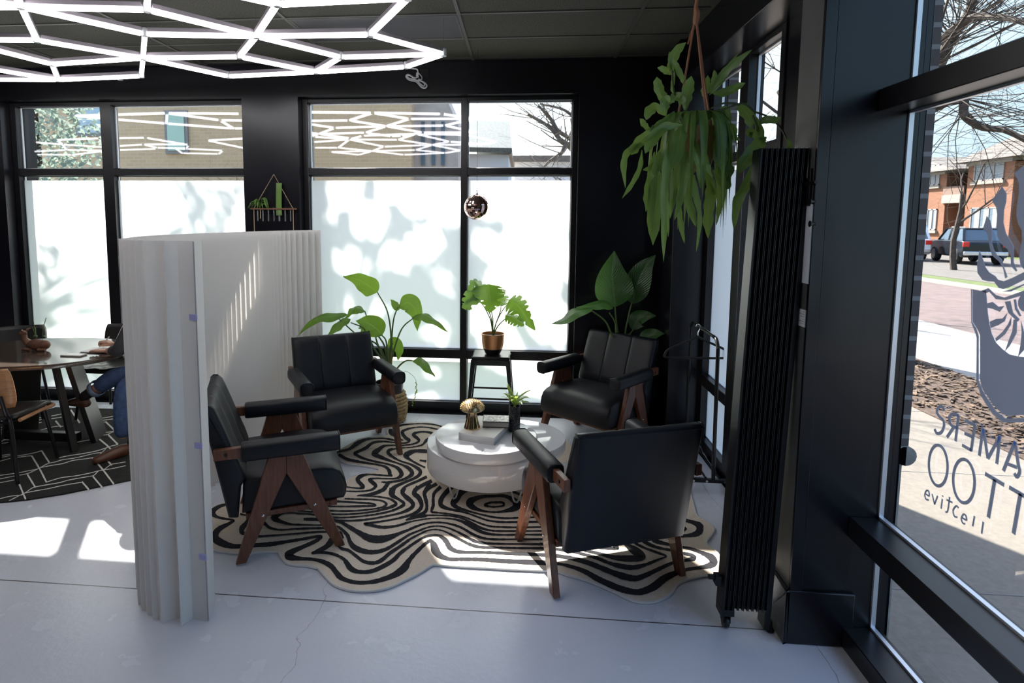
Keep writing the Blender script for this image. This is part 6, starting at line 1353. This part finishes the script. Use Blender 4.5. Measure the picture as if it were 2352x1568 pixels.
def flat_window(px0, px1, py0, py1, X, nsash):
    a, b = by(px0, (py0+py1)/2, X), by(px1, (py0+py1)/2, X); z1, z0 = by((px0+px1)/2, py0, X).z, by((px0+px1)/2, py1, X).z
    y0, y1 = min(a.y, b.y), max(a.y, b.y)
    m = MB(); e = .07
    m.box(X-.06, X+.05, y0, y1, z1-e, z1); m.box(X-.06, X+.05, y0, y1, z0, z0+e); m.box(X-.06, X+.05, y0, y0+e, z0, z1); m.box(X-.06, X+.05, y1-e, y1, z0, z1)
    for k in range(1, nsash): y = y0+(y1-y0)*k/nsash; m.box(X-.06, X+.05, y-.05, y+.05, z0, z1)
    f = m.build('window_frame', WFR, flats, smooth=False)
    m = MB(); m.box(X-.03, X-.01, y0+e, y1-e, z0+e, z1-e); m.build('pane', GLS, f, smooth=False)
    m = MB()
    for k in range(nsash): w_ = (y1-y0)/nsash; m.box(X-.035, X-.031, y0+w_*k+.10, y0+w_*k+w_*.55, z0+e, z1-e*1.2)
    m.build('curtain', CURT, f, smooth=False)
    m = MB(); m.box(X-.14, X+.05, y0-.12, y1+.12, z0-.20, z0-.02); m.build('sill', STONE, flats, smooth=False)
flat_window(2120, 2152, 480, 528, BX, 3); flat_window(2128, 2160, 380, 426, BX, 3)
flat_window(2230, 2292, 476, 532, BX, 3); flat_window(2240, 2308, 362, 414, BX, 3); flat_window(2336, 2356, 512, 528, BX+2.4, 1); flat_window(2182, 2200, 480, 530, BX+1.6, 1)
m = MB(); a, b = by(2166, 460), by(2213, 460); m.box(BX-.1, BX+1.7, b.y, a.y, by(2190, 466).z, by(2190, 447).z); m.build('balcony_slab', STONE, flats, smooth=False)
m = MB(); m.box(BX-.05, BX+.05, b.y, a.y, by(2190, 447).z, by(2190, 428).z); m.build('balcony_rail', mat('brown rail', (.2, .13, .1), .8), flats, smooth=False)
m = MB(); m.box(BX-.15, BX+8.1, yA1, yA0+4, 4.95, 5.2); m.box(BX-.15, BX+8.1, yB1, yB0, 5.25, 5.5); m.build('cornice', STONE, flats, smooth=False)
m = MB()
for (y0, y1, z0, h) in ((yB1-1.2, yB0+.6, 5.45, 1.5), (yB0, yA0+5, 5.1, 1.5)):
    ym = (y0+y1)/2; x0, x1 = BX-.7, BX+8.5
    m.add([(x0, y0, z0), (x1, y0, z0), (x1, y1, z0), (x0, y1, z0), (x0+2.2, ym-.5, z0+h), (x0+2.2, ym+.5, z0+h), (x1-2, ym+.5, z0+h), (x1-2, ym-.5, z0+h)], [(0, 1, 7, 4), (1, 2, 6, 7), (2, 3, 5, 6), (3, 0, 4, 5), (4, 7, 6, 5), (0, 3, 2, 1)])
m.build('hip_roof', SHG, flats, smooth=False)

def car(name, label, cat, c, rz, L_, Wd, Hh, col, boxy=False, lights=True):
    t = thing(name, label, cat, c, rz)
    BODY = mat(label[:20]+' paint', col, .15, coat=.15)
    hw = Wd/2; hl = L_/2
    prof = [(-hl, .42), (-hl+.04, .95), (-hl+.15, 1.02), (-hl*.55, 1.06), (-hl*.55, 1.06), (hl-.12, 1.08), (hl, .98), (hl, .42), (hl-.1, .32), (-hl+.1, .32)]
    m = MB(); n = len(prof)
    b = m.add([(y_*k, x, z) for k, y_ in ((1, -hw), (1, hw)) for x, z in prof], [])
    m.f.append(tuple(range(b, b+n))); m.mi.append(0); m.f.append(tuple(reversed(range(b+n, b+2*n)))); m.mi.append(0)
    for i in range(n): j = (i+1) % n; m.f.append((b+i, b+i+n, b+j+n, b+j)); m.mi.append(0)
    m.build('body', BODY, t, local=True, bevel=.07, seg=3)
    cp = [(-hl*.50, 1.05), (-hl*.18, Hh-.04), (hl*.1, Hh), (hl*.75, Hh-.03), (hl-.14, 1.07)]
    def cab(s, zs):
        m = MB(); n = len(cp); b = m.add([(sg*(hw*(.92 if i in (0, n-1) else .80))*s, x, 1.06+(z-1.06)*zs) for sg in (-1, 1) for i, (x, z) in enumerate(cp)], [])
        m.f.append(tuple(range(b, b+n))); m.mi.append(0); m.f.append(tuple(reversed(range(b+n, b+2*n)))); m.mi.append(0)
        for i in range(n): j = (i+1) % n; m.f.append((b+i, b+i+n, b+j+n, b+j)); m.mi.append(0)
        return m
    cab(1, .93).build('windows', GLS, t, local=True, bevel=.03)
    m = MB(); m.box(-hw*.78, hw*.78, -hl*.16, hl*.76, Hh-.07, Hh); m.build('roof', BODY, t, local=True, bevel=.03)
    m = MB()
    for sg in (-1, 1):
        for (p0, p1) in (((-hl*.50, 1.05), (-hl*.18, Hh-.04)), ((hl*.12, 1.06), (hl*.10, Hh-.02)), ((hl*.50, 1.06), (hl*.48, Hh-.02)), ((hl-.14, 1.07), (hl*.75, Hh-.03))):
            m.bar((sg*hw*.925, p0[0], p0[1]), (sg*hw*.80, p1[0], p1[1]), .09, .05, V((0, 0, 1)))
    m.build('pillars', BODY, t, local=True)
    RUB = bpy.data.materials.get('tyre') or mat('tyre', (.012, .012, .012), .8)
    for sy_ in (-hl*.62, hl*.60):
        for sg in (-1, 1):
            m = MB(); m.lathe([(.20, -.10), (.33, -.11), (.36, -.07), (.36, .07), (.33, .11), (.20, .10)], (0, 0, 0), 28)
            for i in range(len(m.v)): p = m.v[i]; m.v[i] = V((sg*(hw-.08)+p.z, sy_+p.x, .36+p.y))
            wh = m.build('wheel', RUB, t, local=True); ALY = bpy.data.materials.get('alloy') or mat('alloy', (.16, .16, .17), .35, metal=.6)
            m = MB(); m.lathe([(.02, 0), (.24, .0), (.24, .02)], (0, 0, 0), 20)
            for i in range(len(m.v)): p = m.v[i]; m.v[i] = V((sg*(hw+.03)+p.z*sg, sy_+p.x, .36+p.y))
            m.build('hub', ALY, wh, local=True)
    TL = bpy.data.materials.get('tail lamp') or mat('tail lamp', (.65, .03, .02), .2)
    for sg in (-1, 1): m = MB(); m.box(sg*hw*.72, sg*hw*1.0, hl-.10, hl+.015, .80, 1.02); m.build('tail_light', TL, t, local=True, bevel=.02)
    m = MB(); m.box(-hw*.97, hw*.97, hl-.04, hl+.06, .42, .60); m.box(-hw*.97, hw*.97, -hl-.06, -hl+.04, .42, .62); m.build('bumper', STEEL, t, local=True, bevel=.03)
    if not boxy:
        for sg in (-1, 1): m = MB(); m.tube([(sg*hw*.66, -hl*.1, Hh+.03), (sg*hw*.66, hl*.65, Hh+.03)], .025, n=6); m.build('roof_rail', STEEL, t, local=True)
    return t
hd_ = .253; hv = V((math.sin(hd_), math.cos(hd_), 0)); hr = V((math.cos(hd_), -math.sin(hd_), 0))
ground('parking_lot', 14.6, 25.5, 10, 60, GZ+.075, mat('lot paving', (.10, .09, .08), .95, var=.15, scale=3))
c1_ = rb(2205, 34)+hv*1.8+hr*.82; c2_ = rb(2136, 36)+hv*2.3-hr*.98
car('car', 'black car parked across the street with a glossy roof and red tail lamp', 'car', (c1_.x, c1_.y, GZ+.077), PI-hd_, 3.7, 1.66, 1.64, (.006, .009, .013))
car('car', 'white van at the left behind the black car, half cut by the brick pier', 'car', (c2_.x, c2_.y, GZ+.077), PI-hd_, 4.6, 1.9, 1.9, (.72, .72, .74), True)

# ------------------------------------------------------------------ outside behind the back windows
TAN = brickmat('tan brick wall', (.66, .47, .29), (.60, .42, .26), (.68, .52, .36), .22, .085, .008)
BY = 14.0
tb = thing('tan_building', 'tan brick building behind the back windows with two blue grey windows', 'building', (-8.5, BY+3, GZ))
m = MB(); m.box(-16, -2.70, BY, BY+6, GZ, 5.4); m.build('brick_wall', TAN, tb, smooth=False)
for (x0, y0, x1, y1) in ((180, 248, 238, 306), (386, 262, 428, 346)):
    a, b = bk(x0, y0, BY), bk(x1, y1, BY)
    m = MB(); m.box(a.x-.08, b.x+.08, BY-.05, BY, b.z-.08, a.z+.08); f = m.build('window_frame', WFR, tb, smooth=False)
    m = MB(); m.box(a.x, b.x, BY-.07, BY-.051, b.z, a.z); m.build('pane', mat('pale blue pane', (.48, .60, .70), .2) if x0 < 200 else mat('pale green pane', (.50, .66, .55), .2), f, smooth=False)
gb = thing('grey_building', 'grey annexe with narrow dark windows at the end of the tan building', 'building', (-2.3, BY+3, GZ))
m = MB(); m.prism([(-2.70, BY+.3, GZ), (-1.60, BY+.3, GZ), (-1.60, BY+.3, 4.1), (-2.15, BY+.3, 5.3), (-2.70, BY+.3, 5.3)], (0, 2.5, 0)); m.build('wall', mat('grey brown cladding', (.48, .41, .37), .9, var=.1, scale=4), gb, smooth=False)
for px in (972, 996, 1018):
    a = bk(px-4, 280, BY+.3); b = bk(px+4, 380, BY+.3); m = MB(); m.box(a.x, b.x, BY+.24, BY+.3, b.z, a.z); m.build('window', GLS, gb, smooth=False)
HYY = 18.0
hs = thing('gabled_house', 'house with a steep dark shingle gable roof and pale siding seen past the tan building', 'building', (-1, HYY+3, GZ))
ra, rb_ = bk(1092, 250, HYY), bk(1166, 252, HYY); rc, rd = bk(1080, 345, HYY), bk(1176, 348, HYY)
m = MB(); m.add([(ra.x-.3, HYY+2.5, ra.z), (rb_.x, HYY+2.5, rb_.z), (rd.x, HYY-.3, rd.z), (rc.x-.6, HYY-.3, rc.z), (ra.x-.3, HYY+5.5, rc.z), (rb_.x, HYY+5.5, rc.z)], [(0, 1, 2, 3), (0, 4, 5, 1)]); m.build('roof', mat('dark shingle', (.15, .17, .16), .9, col2=(.09, .10, .10), scale=20), hs, smooth=False, solid=.15)
m = MB(); m.prism([(rc.x-.3, HYY, GZ), (rd.x-.1, HYY, GZ), (rd.x-.1, HYY, rd.z-.1), (rc.x-.3, HYY, rc.z-.1)], (0, 5, 0)); m.build('siding', mat('pale siding', (.60, .62, .64), .8), hs, smooth=False)
m = MB(); m.add([(rb_.x-.05, HYY+2.5, rb_.z-.1), (rd.x-.05, HYY-.2, rd.z-.1), (rd.x-.05, HYY+5.4, rd.z-.1)], [(0, 1, 2)]); m.build('gable_end', mat('brown gable', (.33, .25, .19), .9), hs, smooth=False, solid=.1)
fb = thing('far_house', 'low pale far house under the bright sky behind the bare tree', 'building', (.6, 24, GZ))
a, b = bk(1182, 372, 26), bk(1330, 400, 26); m = MB(); m.box(a.x, b.x+1, 26, 30, GZ, a.z); m.build('wall', mat('pale stucco', (.62, .63, .66), .9), fb, smooth=False)
m = MB(); m.box(a.x-.2, b.x+1.2, 25.7, 30.2, a.z, a.z+.25); m.build('roof', SHG, fb, smooth=False)
bare_tree('bare_tree', 'bare tree against the white sky at the right end of the right back window', (1.30, 9.6, GZ), 7.0, .12, 41, .66, V((.1, 0, 0)), 5, nb=3, col=(.13, .11, .095),
  limbs=[([V((1.3, 9.6, 2.3)), bk(1316, 345, 9.5), bk(1290, 325, 9.4), bk(1262, 292, 9.3), bk(1212, 262, 9.2)], .055, 16), ([V((1.3, 9.6, 2.6)), bk(1318, 325, 9.5), bk(1282, 300, 9.4), bk(1262, 268, 9.4), bk(1236, 242, 9.3)], .045, 16), ([V((1.3, 9.6, 2.2)), bk(1314, 335, 9.3), bk(1288, 352, 9.2), bk(1260, 372, 9.2), bk(1240, 394, 9.1)], .04, 12), ([V((1.3, 9.6, 3.2)), bk(1320, 268, 9.6), bk(1290, 250, 9.6), bk(1240, 238, 9.6)], .035, 14)])
bare_tree('bare_tree', 'thin bare tree in front of the tan brick wall at the left back window', (-6.4, 11.4, GZ), 5.6, .11, 52, .6, V((.1, 0, 0)), 5, nb=3)

# leafy trees between the sun and the frosted panes: they dapple the film
EVG = leafmat('evergreen leaf', (.10, .17, .06), (.22, .34, .08), (.05, .10, .03), tr=.3, rough=.5)
def blob_noise(x, z): return math.sin(x*2.1+z*1.3+.7)+math.sin(x*3.7-z*2.9+2.1)*.7+math.sin(x*1.1+z*4.3)*.6
gaps = [(790, 440, 46), (850, 505, 52), (900, 430, 40), (960, 440, 60), (975, 560, 50), (910, 590, 42), (800, 600, 42), (845, 625, 36), (820, 700, 45), (1030, 470, 55), (1010, 640, 34), (880, 720, 36), (760, 500, 22), (1140, 450, 60), (1240, 480, 90), (1200, 640, 90), (1120, 720, 60), (1270, 740, 60), (1110, 560, 40), (1000, 760, 40), (1290, 600, 50), (940, 690, 30), (1200, 560, 60), (1150, 800, 60), (970, 880, 60), (1230, 870, 60), (850, 880, 50)]
gw = [(bk(x, y, GY).x, bk(x, y, GY).z, r/1330*5.4) for x, y, r in gaps]
def canopy(name, label, x0, x1, z0, z1, count, trunk, thr, use_gaps, seed, size):
    random.seed(seed); t = thing(name, label, 'tree', trunk)
    m = MB(); n = 0; twigs = MB()
    cx = V((trunk[0], trunk[1], 4.2))
    while n < count:
        X0, w0 = random.uniform(x0, x1), random.uniform(z0, z1); tt = random.uniform(3.6, 5.2)
        if use_gaps and any((X0-gx)**2+(w0-gz)**2 < gr*gr for gx, gz, gr in gw): continue
        if not use_gaps and blob_noise(X0*1.2, w0*1.2) < thr: continue
        p = V((X0-.59*tt, GY+.98*tt, w0+tt*1.0)); a = V((random.uniform(-1, 1), random.uniform(-1, 1), random.uniform(-1, 1))).normalized(); b = a.orthogonal().normalized()
        s = size*random.uniform(.6, 1.3)
        m.add([p-a*s, p-b*s*.45, p+a*s, p+b*s*.45], [(0, 1, 2, 3)])
        for k in range(4): m.uv[len(m.v)-4+k] = (.3, .5)
        if n % 60 == 0: twigs.tube([cx+(p-cx)*.15+V((0, 0, random.uniform(-.4, .2))), cx.lerp(p, .6)+V((0, 0, .1)), p], [.035, .02, .008], n=5)
        n += 1
    f = m.build('foliage', EVG, t, smooth=False); f['kind'] = 'stuff'
    m = MB(); m.tube([trunk, V(trunk)+V((.03, .02, 2)), cx], [.14, .12, .09], n=9); m.build('trunk', bpy.data.materials['bark 3'], t); twigs.build('branches', bpy.data.materials['bark 3'], t)
canopy('leafy_tree', 'leafy tree outside behind the pier, shading the right frosted window', -2.15, .50, .0, 2.16, 5200, (-4.05, 9.25, GZ), 0, True, 61, .085)
canopy('leafy_tree', 'leafy tree outside at the far left, lightly shading the left frosted window', -5.0, -2.55, .0, 2.16, 1500, (-8.7, 9.2, GZ), .45, False, 62, .06)
random.seed(71); t = thing('evergreen_bush', 'tall sparkling evergreen outside the left edge of the left window', 'tree', (-8.6, 9.6, GZ))
m = MB()
for i in range(4200):
    z = random.uniform(.2, 4.6); a = random.uniform(0, 2*PI); r = random.uniform(.3, 1.15)*(1-.12*z/4.6)
    p = V((-8.75+r*math.cos(a), 9.9+r*math.sin(a), z+GZ)); u = V((random.uniform(-1, 1), random.uniform(-1, 1), random.uniform(-1, 1))).normalized(); w_ = u.orthogonal().normalized(); s = random.uniform(.04, .08)
    m.add([p-u*s, p-w_*s*.5, p+u*s, p+w_*s*.5], [(0, 1, 2, 3)])
    for k in range(4): m.uv[len(m.v)-4+k] = (.3, .5)
f = m.build('foliage', leafmat('silver leaf', (.30, .36, .32), (.35, .45, .38), (.16, .22, .18), tr=.3, rough=.25), t, smooth=False); f['kind'] = 'stuff'
MB().tube([(-8.75, 9.9, GZ), (-8.75, 9.9, 4.0)], [.12, .03], n=8).build('trunk', bpy.data.materials['bark 3'], t)
for o in list(COL.objects):
    if o.parent is None and 'label' in o and 'group' not in o:
        g = {'hexagon_light': 'hexagon lattice lights under the ceiling', 'dining_chair': 'chairs around the dining table', 'bare_tree': 'bare trees outside', 'leafy_tree': 'leafy trees behind the frosted panes',
             'book': 'books stacked on the coffee table', 'folding_gate': 'folded black accordion gates', 'plant_cutting': 'cuttings in the test tubes', 'car': 'vehicles parked across the street'}.get(o.name.split('.')[0])
        if g: o['group'] = g
